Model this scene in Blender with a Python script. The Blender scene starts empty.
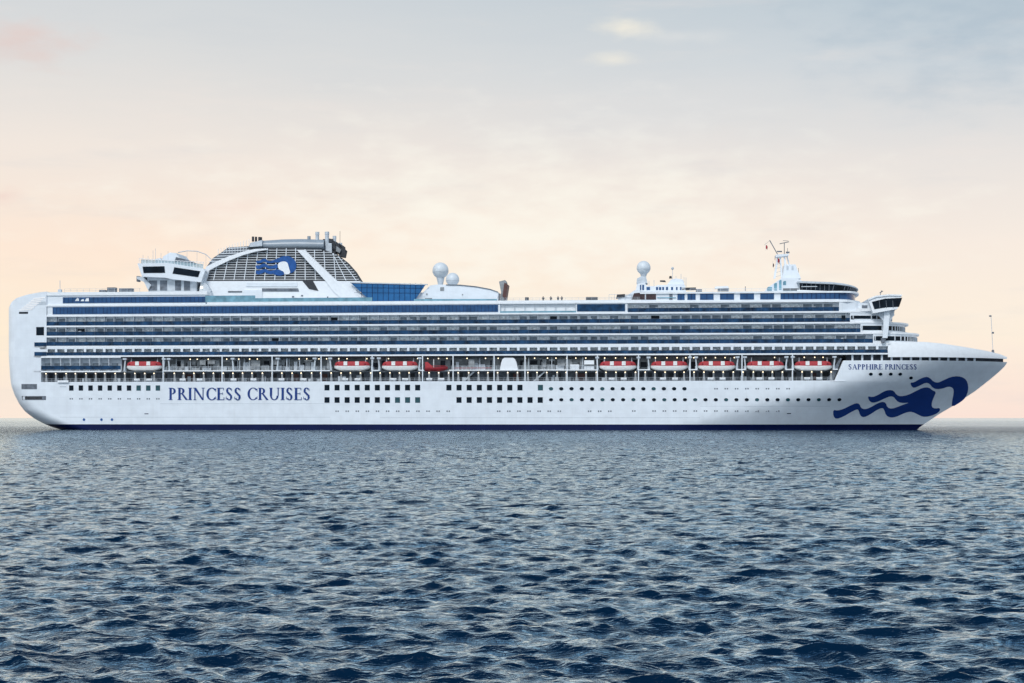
import bpy, bmesh, math, random
import numpy as np
from mathutils import Vector, Matrix
from mathutils.geometry import tessellate_polygon
random.seed(7)
S = bpy.context.scene
COL = S.collection
# ------------------------------------------------------------------ camera, sky, sun
D, F, H, HY = 500.0, 1724.0, 3.5, 418.0          # camera distance, focal length (px), height, horizon row
TH = math.radians(5.0); CT, ST = math.cos(TH), math.sin(TH)
cam = bpy.data.objects.new('camera', bpy.data.cameras.new('camera')); COL.objects.link(cam)
cam.location = (0, -D, H); cam.rotation_euler = (math.radians(90), 0, 0)
cam.data.sensor_width = 36; cam.data.lens = F / 1024 * 36
cam.data.shift_y = (HY - 341.5) / 1024
cam.data.clip_start = 0.5; cam.data.clip_end = 200000
S.camera = cam
S.render.resolution_x, S.render.resolution_y = 1024, 683
S.view_settings.view_transform = 'Standard'; S.view_settings.look = 'None'
S.view_settings.exposure = 0.0; S.view_settings.gamma = 1.0

SUN_EL, SUN_AZ = math.radians(46), math.radians(205)      # azimuth from +Y clockwise: behind the camera, a bit left
sd = Vector((math.sin(SUN_AZ) * math.cos(SUN_EL), math.cos(SUN_AZ) * math.cos(SUN_EL), math.sin(SUN_EL)))
sun = bpy.data.objects.new('sun', bpy.data.lights.new('sun', 'SUN')); COL.objects.link(sun)
sun.data.energy = 1.95; sun.data.angle = math.radians(14); sun.data.color = (1.0, 0.97, 0.93)
sun.rotation_euler = sd.to_track_quat('Z', 'Y').to_euler()

W = bpy.data.worlds.new('World'); S.world = W; W.use_nodes = True
nt = W.node_tree; N = nt.nodes; LK = nt.links; N.clear()
def nd(t, **k):
    n = N.new(t)
    for a, b in k.items(): setattr(n, a, b)
    return n
def mth(op, a, b=None, c=None, clamp=False):
    n = nd('ShaderNodeMath', operation=op, use_clamp=clamp)
    for i, v in enumerate((a, b, c)):
        if v is None: continue
        if isinstance(v, (int, float)): n.inputs[i].default_value = v
        else: LK.new(v, n.inputs[i])
    return n.outputs[0]
def mixc(fac, a, b, mode='MIX'):
    n = nd('ShaderNodeMix', data_type='RGBA', blend_type=mode)
    for s, v in ((0, fac), (6, a), (7, b)):
        if isinstance(v, (int, float)): n.inputs[s].default_value = v
        elif isinstance(v, tuple): n.inputs[s].default_value = (*v, 1)
        else: LK.new(v, n.inputs[s])
    return n.outputs[2]
def lin(r, g, b):
    return tuple(((c / 255) / 12.92 if c / 255 < .04045 else ((c / 255 + .055) / 1.055) ** 2.4) for c in (r, g, b))
tc = nd('ShaderNodeTexCoord'); sp = nd('ShaderNodeSeparateXYZ'); LK.new(tc.outputs['Generated'], sp.inputs[0])
X, Y, Zd = sp.outputs
el = mth('MAXIMUM', Zd, 0.0)
def ramp(stops):
    r = nd('ShaderNodeValToRGB'); cr = r.color_ramp
    while len(cr.elements) < len(stops): cr.elements.new(0.5)
    for e, (p, c) in zip(cr.elements, stops): e.position = p; e.color = (*c, 1)
    return r
wob = nd('ShaderNodeTexNoise'); wob.inputs['Scale'].default_value = 2.2; wob.inputs['Detail'].default_value = 5
mp = nd('ShaderNodeMapping'); mp.inputs['Scale'].default_value = (1, 1, 5); LK.new(tc.outputs['Generated'], mp.inputs[0]); LK.new(mp.outputs[0], wob.inputs[0])
elw = mth('ADD', el, mth('MULTIPLY', mth('SUBTRACT', wob.outputs[0], .5), .05))
elw = mth('MAXIMUM', elw, 0.0)
rl = ramp([(0.0, lin(253, 234, 218)), (.05, lin(255, 237, 212)), (.10, lin(254, 232, 213)), (.15, lin(242, 231, 221)), (.20, lin(222, 221, 219)),
           (.26, lin(204, 211, 216)), (.42, lin(182, 203, 220)), (.65, lin(128, 156, 182)), (1.0, lin(84, 116, 152))])
rr = ramp([(0.0, lin(252, 228, 216)), (.05, lin(253, 238, 220)), (.10, lin(248, 235, 223)), (.15, lin(233, 227, 222)), (.20, lin(206, 213, 218)),
           (.25, lin(180, 197, 208)), (.42, lin(170, 194, 213)), (.65, lin(120, 150, 178)), (1.0, lin(84, 116, 152))])
LK.new(elw, rl.inputs[0]); LK.new(elw, rr.inputs[0])
side = nd('ShaderNodeMapRange', interpolation_type='SMOOTHSTEP'); side.inputs['From Min'].default_value = -.22; side.inputs['From Max'].default_value = .3
LK.new(X, side.inputs[0])
col = mixc(side.outputs[0], rl.outputs[0], rr.outputs[0])
# streaky cirrus and the few small clouds
n2 = nd('ShaderNodeTexNoise'); n2.inputs['Scale'].default_value = 9; n2.inputs['Detail'].default_value = 6; n2.inputs['Roughness'].default_value = .6
mp2 = nd('ShaderNodeMapping'); mp2.inputs['Scale'].default_value = (1, 1, 6.5); LK.new(tc.outputs['Generated'], mp2.inputs[0]); LK.new(mp2.outputs[0], n2.inputs[0])
strk = nd('ShaderNodeMapRange', interpolation_type='SMOOTHSTEP'); strk.inputs['From Min'].default_value = .5; strk.inputs['From Max'].default_value = .78
LK.new(n2.outputs[0], strk.inputs[0])
col = mixc(mth('MULTIPLY', strk.outputs[0], .22), col, lin(246, 232, 222))
dk = nd('ShaderNodeMapRange', interpolation_type='SMOOTHSTEP'); dk.inputs['From Min'].default_value = .5; dk.inputs['From Max'].default_value = .25
LK.new(n2.outputs[0], dk.inputs[0])
col = mixc(mth('MULTIPLY', dk.outputs[0], .16), col, lin(196, 204, 212))
n3 = nd('ShaderNodeTexNoise'); n3.inputs['Scale'].default_value = 38; n3.inputs['Detail'].default_value = 5
mp3 = nd('ShaderNodeMapping'); mp3.inputs['Scale'].default_value = (1, 1, 2.6); LK.new(tc.outputs['Generated'], mp3.inputs[0]); LK.new(mp3.outputs[0], n3.inputs[0])
def blob(px, py, wx, wy, c, amt):
    global col
    u = (px - 512) / F; v = (HY - py) / F
    ys = mth('MAXIMUM', Y, .05)
    du = mth('DIVIDE', mth('SUBTRACT', mth('DIVIDE', X, ys), u), wx / F)
    dv = mth('DIVIDE', mth('SUBTRACT', mth('DIVIDE', Zd, ys), v), wy / F)
    d = mth('SQRT', mth('ADD', mth('MULTIPLY', du, du), mth('MULTIPLY', dv, dv)))
    d = mth('ADD', d, mth('MULTIPLY', mth('SUBTRACT', n3.outputs[0], .5), 2.6))
    m = nd('ShaderNodeMapRange', interpolation_type='SMOOTHSTEP'); m.inputs['From Min'].default_value = 1.5; m.inputs['From Max'].default_value = -.5
    LK.new(d, m.inputs[0])
    col = mixc(mth('MULTIPLY', m.outputs[0], amt), col, lin(*c))
blob(623, 29, 34, 9, (246, 239, 222), .85); blob(612, 60, 26, 7, (242, 236, 222), .7)
blob(680, 37, 50, 8, (226, 226, 224), .5); blob(22, 42, 60, 24, (228, 202, 194), .7)
blob(235, 207, 60, 12, (248, 219, 206), .6); blob(2, 196, 16, 10, (240, 205, 195), .5)
blob(500, 235, 330, 95, (254, 249, 236), .85); blob(1010, 10, 170, 70, (150, 172, 190), .38)
blob(640, 120, 200, 40, (226, 226, 226), .3); blob(960, 60, 150, 50, (176, 193, 206), .3); blob(200, 255, 200, 22, (255, 232, 212), .5)
# the half of the sky behind the camera is the brighter, clearer one
bk = nd('ShaderNodeMapRange', interpolation_type='SMOOTHSTEP'); bk.inputs['From Min'].default_value = .1; bk.inputs['From Max'].default_value = -.9
LK.new(Y, bk.inputs[0])
bcol = mixc(mth('MULTIPLY', el, 2.2, clamp=True), (.42, .52, .64), (1.0, 1.14, 1.3))
col = mixc(mth('MULTIPLY', bk.outputs[0], .9), col, bcol)
sc = nd('ShaderNodeVectorMath', operation='SCALE'); sc.inputs['Scale'].default_value = 10.25; LK.new(col, sc.inputs[0])
sky = nd('ShaderNodeTexSky', sky_type='NISHITA', sun_disc=False, sun_elevation=SUN_EL, sun_rotation=SUN_AZ)
tot = mixc(.05, sc.outputs[0], sky.outputs[0])
bg = nd('ShaderNodeBackground'); bg.inputs['Strength'].default_value = .1; LK.new(tot, bg.inputs[0])
wo = nd('ShaderNodeOutputWorld'); LK.new(bg.outputs[0], wo.inputs[0])

# ------------------------------------------------------------------ helpers
def M(px, py, q=0.0):
    "photo measurement at q metres inboard of the near side -> ship x, z"
    t = (px - 512) / F
    L = (t * D + q * (t * CT - ST)) / (CT + t * ST)
    dep = D - L * ST + q * CT
    return L, H + (HY - py) * dep / F
def MX(px, q=0.0): return M(px, 400, q)[0]
def WL(x, y, z): return Vector((x * CT + y * ST, -x * ST + y * CT, z))   # ship -> world

def mat(name, c, rough=.5, var=.08, scale=.6, metal=0, spec=.5, emit=None, es=0, alpha=1, coat=0, bump=0):
    m = bpy.data.materials.new(name); m.use_nodes = True
    t = m.node_tree; p = t.nodes['Principled BSDF']
    p.inputs['Roughness'].default_value = rough; p.inputs['Metallic'].default_value = metal
    p.inputs['Specular IOR Level'].default_value = spec; p.inputs['Alpha'].default_value = alpha
    p.inputs['Coat Weight'].default_value = coat
    n = t.nodes.new('ShaderNodeTexNoise'); n.inputs['Scale'].default_value = scale; n.inputs['Detail'].default_value = 6
    tcn = t.nodes.new('ShaderNodeTexCoord'); t.links.new(tcn.outputs['Object'], n.inputs[0])
    r = t.nodes.new('ShaderNodeValToRGB'); r.color_ramp.elements[0].position = .3; r.color_ramp.elements[1].position = .7
    r.color_ramp.elements[0].color = (*[max(0, v * (1 - var)) for v in c], 1); r.color_ramp.elements[1].color = (*[min(1, v * (1 + var)) for v in c], 1)
    t.links.new(n.outputs[0], r.inputs[0]); t.links.new(r.outputs[0], p.inputs['Base Color'])
    if bump:
        b = t.nodes.new('ShaderNodeBump'); b.inputs['Strength'].default_value = bump; b.inputs['Distance'].default_value = .05
        t.links.new(n.outputs[0], b.inputs['Height']); t.links.new(b.outputs[0], p.inputs['Normal'])
    if emit:
        p.inputs['Emission Color'].default_value = (*emit, 1); p.inputs['Emission Strength'].default_value = es
    return m
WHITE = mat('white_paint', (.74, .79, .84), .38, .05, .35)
def weather(m, seam=True):
    t = m.node_tree; p = t.nodes['Principled BSDF']; src = p.inputs['Base Color'].links[0].from_socket
    tcn = t.nodes.new('ShaderNodeTexCoord'); mp_ = t.nodes.new('ShaderNodeMapping'); mp_.inputs['Scale'].default_value = (1.3, 1, .07)
    t.links.new(tcn.outputs['Object'], mp_.inputs[0]); nz = t.nodes.new('ShaderNodeTexNoise'); nz.inputs['Scale'].default_value = 1; nz.inputs['Detail'].default_value = 5
    t.links.new(mp_.outputs[0], nz.inputs[0]); mr = t.nodes.new('ShaderNodeMapRange'); mr.inputs[1].default_value = .5; mr.inputs[2].default_value = .8; mr.inputs[4].default_value = .09
    t.links.new(nz.outputs[0], mr.inputs[0]); mx = t.nodes.new('ShaderNodeMix'); mx.data_type = 'RGBA'
    t.links.new(mr.outputs[0], mx.inputs[0]); t.links.new(src, mx.inputs[6]); mx.inputs[7].default_value = (.42, .40, .38, 1)
    br = t.nodes.new('ShaderNodeTexBrick'); rot = t.nodes.new('ShaderNodeCombineXYZ'); sx = t.nodes.new('ShaderNodeSeparateXYZ')
    t.links.new(tcn.outputs['Object'], sx.inputs[0]); t.links.new(sx.outputs[0], rot.inputs[0]); t.links.new(sx.outputs[2], rot.inputs[1])
    t.links.new(rot.outputs[0], br.inputs[0]); br.inputs['Scale'].default_value = 1; br.inputs['Brick Width'].default_value = 9; br.inputs['Row Height'].default_value = 2.4
    br.inputs['Mortar Size'].default_value = .035; br.inputs['Color1'].default_value = (1, 1, 1, 1); br.inputs['Color2'].default_value = (.965, .965, .97, 1); br.inputs['Mortar'].default_value = (.93, .935, .94, 1)
    m2_ = t.nodes.new('ShaderNodeMix'); m2_.data_type = 'RGBA'; m2_.blend_type = 'MULTIPLY'; m2_.inputs[0].default_value = 1
    t.links.new(mx.outputs[2], m2_.inputs[6]); t.links.new(br.outputs[0], m2_.inputs[7]); t.links.new(m2_.outputs[2], p.inputs['Base Color'])
weather(WHITE)
WHITE2 = mat('bright_white_paint', (.80, .83, .86), .4, .04, 1)
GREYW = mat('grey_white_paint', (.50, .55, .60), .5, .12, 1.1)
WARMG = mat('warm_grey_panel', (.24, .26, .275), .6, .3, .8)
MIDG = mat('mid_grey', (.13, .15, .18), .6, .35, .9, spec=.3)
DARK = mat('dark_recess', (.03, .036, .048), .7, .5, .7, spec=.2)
FUN = mat('funnel_grey', (.26, .31, .36), .35, .08, .5)
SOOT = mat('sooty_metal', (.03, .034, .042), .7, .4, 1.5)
NAVY = mat('navy_paint', (.003, .008, .055), .5, .15, .3, spec=.15)
LOGO = mat('emblem_blue', (.010, .042, .20), .45, .08, .4, spec=.25)
LOGO2 = mat('funnel_emblem_blue', (.025, .095, .30), .6, .2, 1, spec=.15)
GLASS = mat('dark_window_glass', (.006, .012, .02), .12, .5, .45, spec=.12)
BGLASS = mat('blue_tinted_glass', (.03, .085, .2), .12, .25, .5, spec=.2)
RAILG = mat('blue_balcony_glass', (.010, .042, .10), .12, .7, .5, spec=.22)
TEALG = mat('teal_screen_glass', (.16, .33, .42), .1, .3, .5)
BWG = mat('big_blue_glass', (.025, .12, .29), .12, .2, .3, spec=.2)
DOORA = mat('curtained_glass', (.66, .70, .73), .3, .45, 1.4)
DOORB = mat('bare_glass', (.19, .23, .27), .2, .4, .8, spec=.3)
RED = mat('lifeboat_red', (.40, .035, .045), .7, .12, 1.2)
DRED = mat('dark_red', (.30, .02, .03), .5, .2, 1)
BROWN = mat('brown_backing', (.09, .035, .03), .6, .2, 1)
BOATW = mat('lifeboat_white', (.78, .79, .78), .4, .06, 1.5)
LAMP = mat('warm_lamp', (1, .85, .6), .5, .02, 1, emit=(1, .80, .52), es=2.6)
LATTICE = mat('louvre_aluminium', (.46, .48, .50), .45, .15, 1.2)
CLOTH = mat('dark_cloth', (.03, .035, .045), .8, .3, 4)
SKIN = mat('skin', (.45, .28, .2), .6, .1, 5)

def link(o, parent=None):
    COL.objects.link(o)
    if parent is not None: o.parent = parent
    return o
def empty(name, loc=(0, 0, 0), rz=0.0, parent=None):
    o = bpy.data.objects.new(name, None); o.location = loc; o.rotation_euler = (0, 0, rz); o.empty_display_size = .5
    return link(o, parent)
def tag(o, label, cat, group=None):
    o['label'] = label; o['category'] = cat
    if group: o['group'] = group
    return o
class MB:
    def __init__(s): s.v = []; s.f = []
    def box(s, x0, x1, y0, y1, z0, z1):
        b = len(s.v)
        s.v += [(x0, y0, z0), (x1, y0, z0), (x1, y1, z0), (x0, y1, z0), (x0, y0, z1), (x1, y0, z1), (x1, y1, z1), (x0, y1, z1)]
        s.f += [tuple(b + i for i in q) for q in ((0, 3, 2, 1), (4, 5, 6, 7), (0, 1, 5, 4), (1, 2, 6, 5), (2, 3, 7, 6), (3, 0, 4, 7))]
        return s
    def ext(s, A, B):
        "solid between two matching polygons"
        b = len(s.v); n = len(A); s.v += list(A) + list(B)
        for i in range(n): s.f.append((b + i, b + (i + 1) % n, b + n + (i + 1) % n, b + n + i))
        for tri in tessellate_polygon([[Vector(p) for p in A]]):
            s.f.append(tuple(b + i for i in tri)); s.f.append(tuple(b + n + i for i in reversed(tri)))
        return s
    def prof(s, poly, y0, y1):     # poly in (x, z)
        return s.ext([(x, y0, z) for x, z in poly], [(x, y1, z) for x, z in poly])
    def profpx(s, poly, y0, y1): return s.prof([M(px, py, y0) for px, py in poly], y0, y1)
    def plan(s, poly, z0, z1, dx=0, k=1): 
        return s.ext([(x, y, z0) for x, y in poly], [(x, y, z1) for x, y in poly])
    def tube(s, p0, p1, r, n=8, r1=None):
        p0 = Vector(p0); p1 = Vector(p1); d = (p1 - p0).normalized(); r1 = r if r1 is None else r1
        a = d.orthogonal().normalized(); c = d.cross(a)
        A = [tuple(p0 + r * (math.cos(t) * a + math.sin(t) * c)) for t in [2 * math.pi * i / n for i in range(n)]]
        B = [tuple(p1 + r1 * (math.cos(t) * a + math.sin(t) * c)) for t in [2 * math.pi * i / n for i in range(n)]]
        return s.ext(A, B)
    def sph(s, c, r, nu=20, nv=12, sz=1):
        b = len(s.v)
        for j in range(nv + 1):
            t = math.pi * j / nv
            for i in range(nu):
                a = 2 * math.pi * i / nu
                s.v.append((c[0] + r * math.sin(t) * math.cos(a), c[1] + r * math.sin(t) * math.sin(a), c[2] + r * sz * math.cos(t)))
        for j in range(nv):
            for i in range(nu):
                s.f.append((b + j * nu + i, b + j * nu + (i + 1) % nu, b + (j + 1) * nu + (i + 1) % nu, b + (j + 1) * nu + i))
        return s
    def grid(s, rows):
        b = len(s.v); n = len(rows[0])
        for r in rows: s.v += [tuple(p) for p in r]
        for j in range(len(rows) - 1):
            for i in range(n - 1):
                s.f.append((b + j * n + i, b + j * n + i + 1, b + (j + 1) * n + i + 1, b + (j + 1) * n + i))
        return s
    def each(s, name, m, parent):
        "one object per box"
        for b in range(0, len(s.v), 8):
            k = MB(); k.v = s.v[b:b + 8]; k.f = [tuple(i for i in q) for q in ((0, 3, 2, 1), (4, 5, 6, 7), (0, 1, 5, 4), (1, 2, 6, 5), (2, 3, 7, 6), (3, 0, 4, 7))]
            k.build(name, m, parent)
    def build(s, name, m, parent=None, smooth=False, kind=None):
        me = bpy.data.meshes.new(name); me.from_pydata(s.v, [], s.f)
        bm = bmesh.new(); bm.from_mesh(me)
        if smooth: bmesh.ops.remove_doubles(bm, verts=bm.verts, dist=.0005)
        bmesh.ops.recalc_face_normals(bm, faces=bm.faces); bm.to_mesh(me); bm.free()
        me.materials.append(m)
        if smooth:
            for p in me.polygons: p.use_smooth = True
            me.set_sharp_from_angle(angle=math.radians(40))
        o = bpy.data.objects.new(name, me); link(o, parent)
        if kind: o['kind'] = kind
        return o
def dupe(o, name, parent, loc):
    c = o.copy(); c.name = name; COL.objects.link(c); c.parent = parent; c.location = loc; return c

# ------------------------------------------------------------------ the sea: one sheet, real waves, out to the horizon
def build_sea():
    rs = [3.0]
    while rs[-1] < 18: rs.append(rs[-1] * 1.03)
    while rs[-1] < 1300: rs.append(rs[-1] * (1.0026 if rs[-1] < 90 else 1.0021 if rs[-1] < 560 else 1.004))
    while rs[-1] < 70000: rs.append(rs[-1] * 1.07)
    rs = np.array(rs)
    dense = np.linspace(math.radians(-21), math.radians(21), 960); st = dense[1] - dense[0]
    side_ = []; a = dense[-1]; s_ = st
    while True:
        s_ *= 1.09; a += s_
        if a >= math.pi - .02: break
        side_.append(a)
    side_ = np.array(side_)
    th = np.concatenate([-side_[::-1], dense, side_]); n = len(th)
    dth = np.gradient(th)
    R, T = np.meshgrid(rs, th, indexing='ij')
    sp_ = np.maximum(np.gradient(rs)[:, None] * np.ones(n)[None], R * dth[None])
    X0 = R * np.sin(T); Y0 = R * np.cos(T) - D
    rng = np.random.RandomState(11)
    Zz = np.zeros_like(X0); dX = np.zeros_like(X0); dY = np.zeros_like(X0)
    # wind waves running towards the viewer with a wide spread, plus chop
    NW = 130; lost = np.zeros_like(X0)
    lam = np.exp(rng.uniform(math.log(.15), math.log(4.2), NW))
    for i in range(NW):
        l = lam[i]; k = 2 * math.pi / l
        ang = rng.normal(0, .68 if l < 1.2 else .45) + (-.25)
        dx, dy = math.sin(ang), -math.cos(ang)
        slope = .045 * (1 if l < .65 else (.65 / l) ** .72)
        A = slope / k; ph = rng.uniform(0, 6.28)
        fade = np.clip((l / sp_ - 2.2) / 2.5, 0, 1)
        # gusty groups so the pattern never repeats
        g = 1 + .45 * np.sin(X0 * dy * k * .083 + Y0 * dx * k * .071 + ph * 3)
        P = k * (dx * X0 + dy * Y0) + ph
        w = A * fade * g; lost += slope ** 2 / 2 * (1 - fade ** 2)
        Zz += w * np.cos(P); sn = w * np.sin(P) * .95
        dX -= sn * dx; dY -= sn * dy
    fin = np.clip((R - 3) / 4, 0, 1)
    Xf = (X0 + dX * fin); Yf = (Y0 + dY * fin); Zf = Zz * fin
    co = np.stack([Xf, Yf, Zf], -1).reshape(-1, 3)
    co = np.vstack([co, [[0, -D, 0]]]).astype(np.float32)
    m_ = len(rs); idx = np.arange(m_ * n).reshape(m_, n)
    nxt = np.roll(idx, -1, axis=1)
    q = np.stack([idx[:-1], nxt[:-1], nxt[1:], idx[1:]], -1).reshape(-1, 4)
    c = m_ * n
    tri = np.stack([idx[0], np.full(n, c), nxt[0]], -1)
    me = bpy.data.meshes.new('sea')
    nq, ntr = len(q), len(tri)
    me.vertices.add(len(co)); me.vertices.foreach_set('co', co.ravel())
    me.loops.add(nq * 4 + ntr * 3); me.loops.foreach_set('vertex_index', np.concatenate([q.ravel(), tri.ravel()]).astype(np.int32))
    me.polygons.add(nq + ntr)
    me.polygons.foreach_set('loop_start', np.concatenate([np.arange(nq) * 4, nq * 4 + np.arange(ntr) * 3]).astype(np.int32))
    me.polygons.foreach_set('use_smooth', np.ones(nq + ntr, dtype=bool))
    me.update(calc_edges=True); me.validate()
    at = me.attributes.new('chop', 'FLOAT', 'POINT')      # ripple steepness too fine for the mesh at each place
    at.data.foreach_set('value', np.append((np.sqrt(lost + .03 ** 2) * np.interp(R, [250, 380, 460, 800, 3000], [1, 1.7, 2.4, .8, .35])).ravel(), .05).astype(np.float32))
    m = bpy.data.materials.new('sea_water'); m.use_nodes = True; t = m.node_tree; t.nodes.clear()
    def n_(ty, ins=None, **k):
        q_ = t.nodes.new(ty)
        for a, b in k.items(): setattr(q_, a, b)
        for a, b in (ins or {}).items():
            if hasattr(b, 'is_linked'): t.links.new(b, q_.inputs[a])
            else: q_.inputs[a].default_value = b
        return q_
    tcn = n_('ShaderNodeTexCoord')
    mpn = n_('ShaderNodeMapping', {0: tcn.outputs['Object'], 'Scale': (.75, 1.7, 1)})
    na = n_('ShaderNodeTexNoise', {0: mpn.outputs[0], 'Scale': 1.9, 'Detail': 4.0, 'Roughness': .62, 'Distortion': .3})
    cen = n_('ShaderNodeVectorMath', {0: na.outputs['Color'], 1: (.5, .5, .5)}, operation='SUBTRACT')
    atn = n_('ShaderNodeAttribute', attribute_name='chop')
    amp = n_('ShaderNodeMath', {0: atn.outputs['Fac'], 1: 9.5}, operation='MULTIPLY')
    sc_ = n_('ShaderNodeVectorMath', {0: cen.outputs[0], 'Scale': amp.outputs[0]}, operation='SCALE')
    fl = n_('ShaderNodeVectorMath', {0: sc_.outputs[0], 1: (1, 1, 0)}, operation='MULTIPLY')
    geo = n_('ShaderNodeNewGeometry')
    ad = n_('ShaderNodeVectorMath', {0: geo.outputs['Normal'], 1: fl.outputs[0]}, operation='ADD')
    nm = n_('ShaderNodeVectorMath', {0: ad.outputs[0]}, operation='NORMALIZE')
    n1 = n_('ShaderNodeTexNoise', {0: mpn.outputs[0], 'Scale': 9.0, 'Detail': 4.0, 'Distortion': .5})
    b1 = n_('ShaderNodeBump', {'Height': n1.outputs[0], 'Strength': 1.0, 'Distance': .028, 'Normal': nm.outputs[0]})
    fr = n_('ShaderNodeFresnel', {'IOR': 1.36, 'Normal': b1.outputs[0]})
    mr = n_('ShaderNodeMapRange', {0: fr.outputs[0], 1: .09, 2: .50, 3: .004, 4: 1.0}, interpolation_type='SMOOTHSTEP')
    gl = n_('ShaderNodeBsdfGlossy', {'Color': (.78, .92, 1.0, 1), 'Roughness': .05, 'Normal': b1.outputs[0]})
    df = n_('ShaderNodeBsdfDiffuse', {'Color': (.001, .012, .034, 1)})
    mx = n_('ShaderNodeMixShader', {0: mr.outputs[0], 1: df.outputs[0], 2: gl.outputs[0]})
    n_('ShaderNodeOutputMaterial', {0: mx.outputs[0]})
    me.materials.append(m)
    o = link(bpy.data.objects.new('sea', me)); o['kind'] = 'structure'
    return o
build_sea()

# ------------------------------------------------------------------ the ship
BW = 37.5; HB = BW / 2
ZH, ZB = 14.2, 17.4
LV = [21.9, 24.75, 27.75, 30.75, 33.85, 36.85]     # deck levels E D C B A top
ship = empty('cruise_ship', (0, 0, 0), -TH)
tag(ship, 'long white cruise ship with blue lettering and a navy waterline, lying broadside on the water', 'cruise ship')
def interp(v, xs, ys): return float(np.interp(v, xs, ys))
_st = [M(px, py, 3) for px, py in ((46.7, 427.5), (38, 423.5), (30, 418.5), (23, 412), (18, 404), (14.5, 395), (12, 384), (11, 374), (10, 350), (9.3, 307))]
_sz = [z for x, z in _st]; _sx = [x for x, z in _st]
_bt = [M(px, py, HB) for px, py in ((919, 427.6), (940, 413.5), (952, 406.5), (976, 390.5), (990, 379.5), (1000, 371), (1005, 366), (1008, 361), (1007, 357))]
_bz = [z for x, z in _bt]; _bx = [x for x, z in _bt]
def xst(z): return interp(z, [-3] + _sz, [_sx[0] + 12] + _sx) - .7
def xbw(z): return interp(z, [-3] + _bz, [_bx[0] - 3] + _bx)
def Rst(z): return interp(z, [0, 6, 13, 22], [13, 8, 5, 4.5])
def x0b(z): return interp(z, [0, 6, 14, 20, 22], [44, 64, 92, 104, 106])
def pbw(z): return interp(z, [0, 7, 14, 21], [1.5, 1.6, 1.9, 2.5])
def hy(x, z):
    y = 0.0; a = xst(z); R_ = Rst(z)
    if x < a + R_:
        d = min(1, (a + R_ - x) / R_); y = R_ * (1 - math.sqrt(max(0, 1 - d * d)))
    b = x0b(z)
    if x > b:
        u = min(1, (x - b) / (xbw(z) - b)); y = HB * u ** pbw(z)
    return min(y, HB)
def HP(px, py):
    q = 0.0
    for _ in range(25):
        x, z = M(px, py, q); q = .5 * q + .5 * hy(x, max(z, 0))
    return x, z
XA = MX(41); 
def XB(z): return MX(interp(z, [14.2, 21.9], [834.5, 846.5]))
def stations(z):
    a = xst(z); R_ = Rst(z); s = [a + R_ * (1 - math.cos(math.pi / 2 * i / 13)) for i in range(14)]
    s[0] = a
    xa = max(XA, a + R_ + .5)
    s += [xa + (XB(z) - xa) * i / 50 for i in range(51)]
    s += [XB(z) + (xbw(z) - XB(z)) * (1 - (1 - i / 44) ** 1.3) for i in range(1, 45)]
    return s
def hull_rows(levels): return [[(x, hy(x, z), z) for x in stations(z)] for z in levels]
def mir(rows): return [[(x, BW - y, z) for x, y, z in r] for r in rows]
def transom(mb, rows): mb.grid([[r[0], (r[0][0], BW - r[0][1], r[0][2])] for r in rows])
hull = empty('hull', parent=ship)
lo = hull_rows([-2, -.6, 0, .8, 1.64])
mb = MB().grid(lo).grid(mir(lo)); transom(mb, lo); mb.build('waterline_band', NAVY, hull, True)
up = hull_rows([1.64, 2.1] + [2.5 + .5 * i for i in range(24)] [:23] + [14.0, 14.2])
mb = MB().grid(up).grid(mir(up)); transom(mb, up)
nS = 14; nM = 51
top = up[-1]; mb.grid([[p for p in top], [(p[0], BW - p[1], p[2]) for p in top]])
# bow above the promenade, up to the mooring slit
ub = [[(x, hy(x, z), z) for x in stations(z)[nS + nM - 1:]] for z in [14.2 + .475 * i for i in range(13)]]
mb.grid(ub).grid(mir(ub)); mb.grid([ub[-1], mir([ub[-1]])[0]])
mb.grid([[r[0], (r[0][0], BW, r[0][2])] for r in ub])
us = [[(x, hy(x, z), z) for x in stations(z)[:nS + 1]] for z in (14.2, 16, 18, 20, 21.9)]
mb.grid(us).grid(mir(us)); transom(mb, us); mb.grid([[r[-1], (r[-1][0], BW, r[-1][2])] for r in us])
mb.build('shell_plating', WHITE, hull, True)
# mooring slit: recessed dark wall with light frames
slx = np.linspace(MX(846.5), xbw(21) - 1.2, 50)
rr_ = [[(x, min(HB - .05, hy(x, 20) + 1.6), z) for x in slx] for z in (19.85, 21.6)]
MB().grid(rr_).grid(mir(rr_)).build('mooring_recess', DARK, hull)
mb = MB()
for px in np.arange(852, 985, 9.8):
    x = MX(px, 2); y = hy(x, 20) + .8
    mb.box(x - .28, x + .28, y, y + .5, 19.9, 21.6)
mb.each('mooring_frame', GREYW, hull)
# foredeck bulwark
def ftop(x):
    t = [M(px, py, q) for px, py, q in ((888, 343.5, 0), (907, 341.6, 1.5), (925, 342.4, 4), (940, 344, 6), (962, 347.3, 9), (985, 351.2, 14), (1000, 354.4, 17), (1008, 357, 18))]
    return interp(x, [a for a, b in t], [b for a, b in t])
fx = [MX(888) + (xbw(22) - MX(888)) * (1 - (1 - i / 50) ** 1.3) for i in range(51)]
fr = [[(x, hy(x, 21.4 + (ftop(x) - 21.4) * k * .3), 20.85 + (max(ftop(x), 21.2) - 20.85) * k) for x in fx] for k in (0, .25, .5, .75, 1)]
fr = [[(min(x, xbw(22)), y + (0 if k < 3 else .15 * (k - 2)), z) for x, y, z in r] for k, r in enumerate(fr)]
mb = MB().grid(fr).grid(mir(fr)).grid([fr[-1], mir([fr[-1]])[0]]).grid([fr[0], mir([fr[0]])[0]])
mb.build('foredeck', WHITE2, ship, True)

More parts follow.
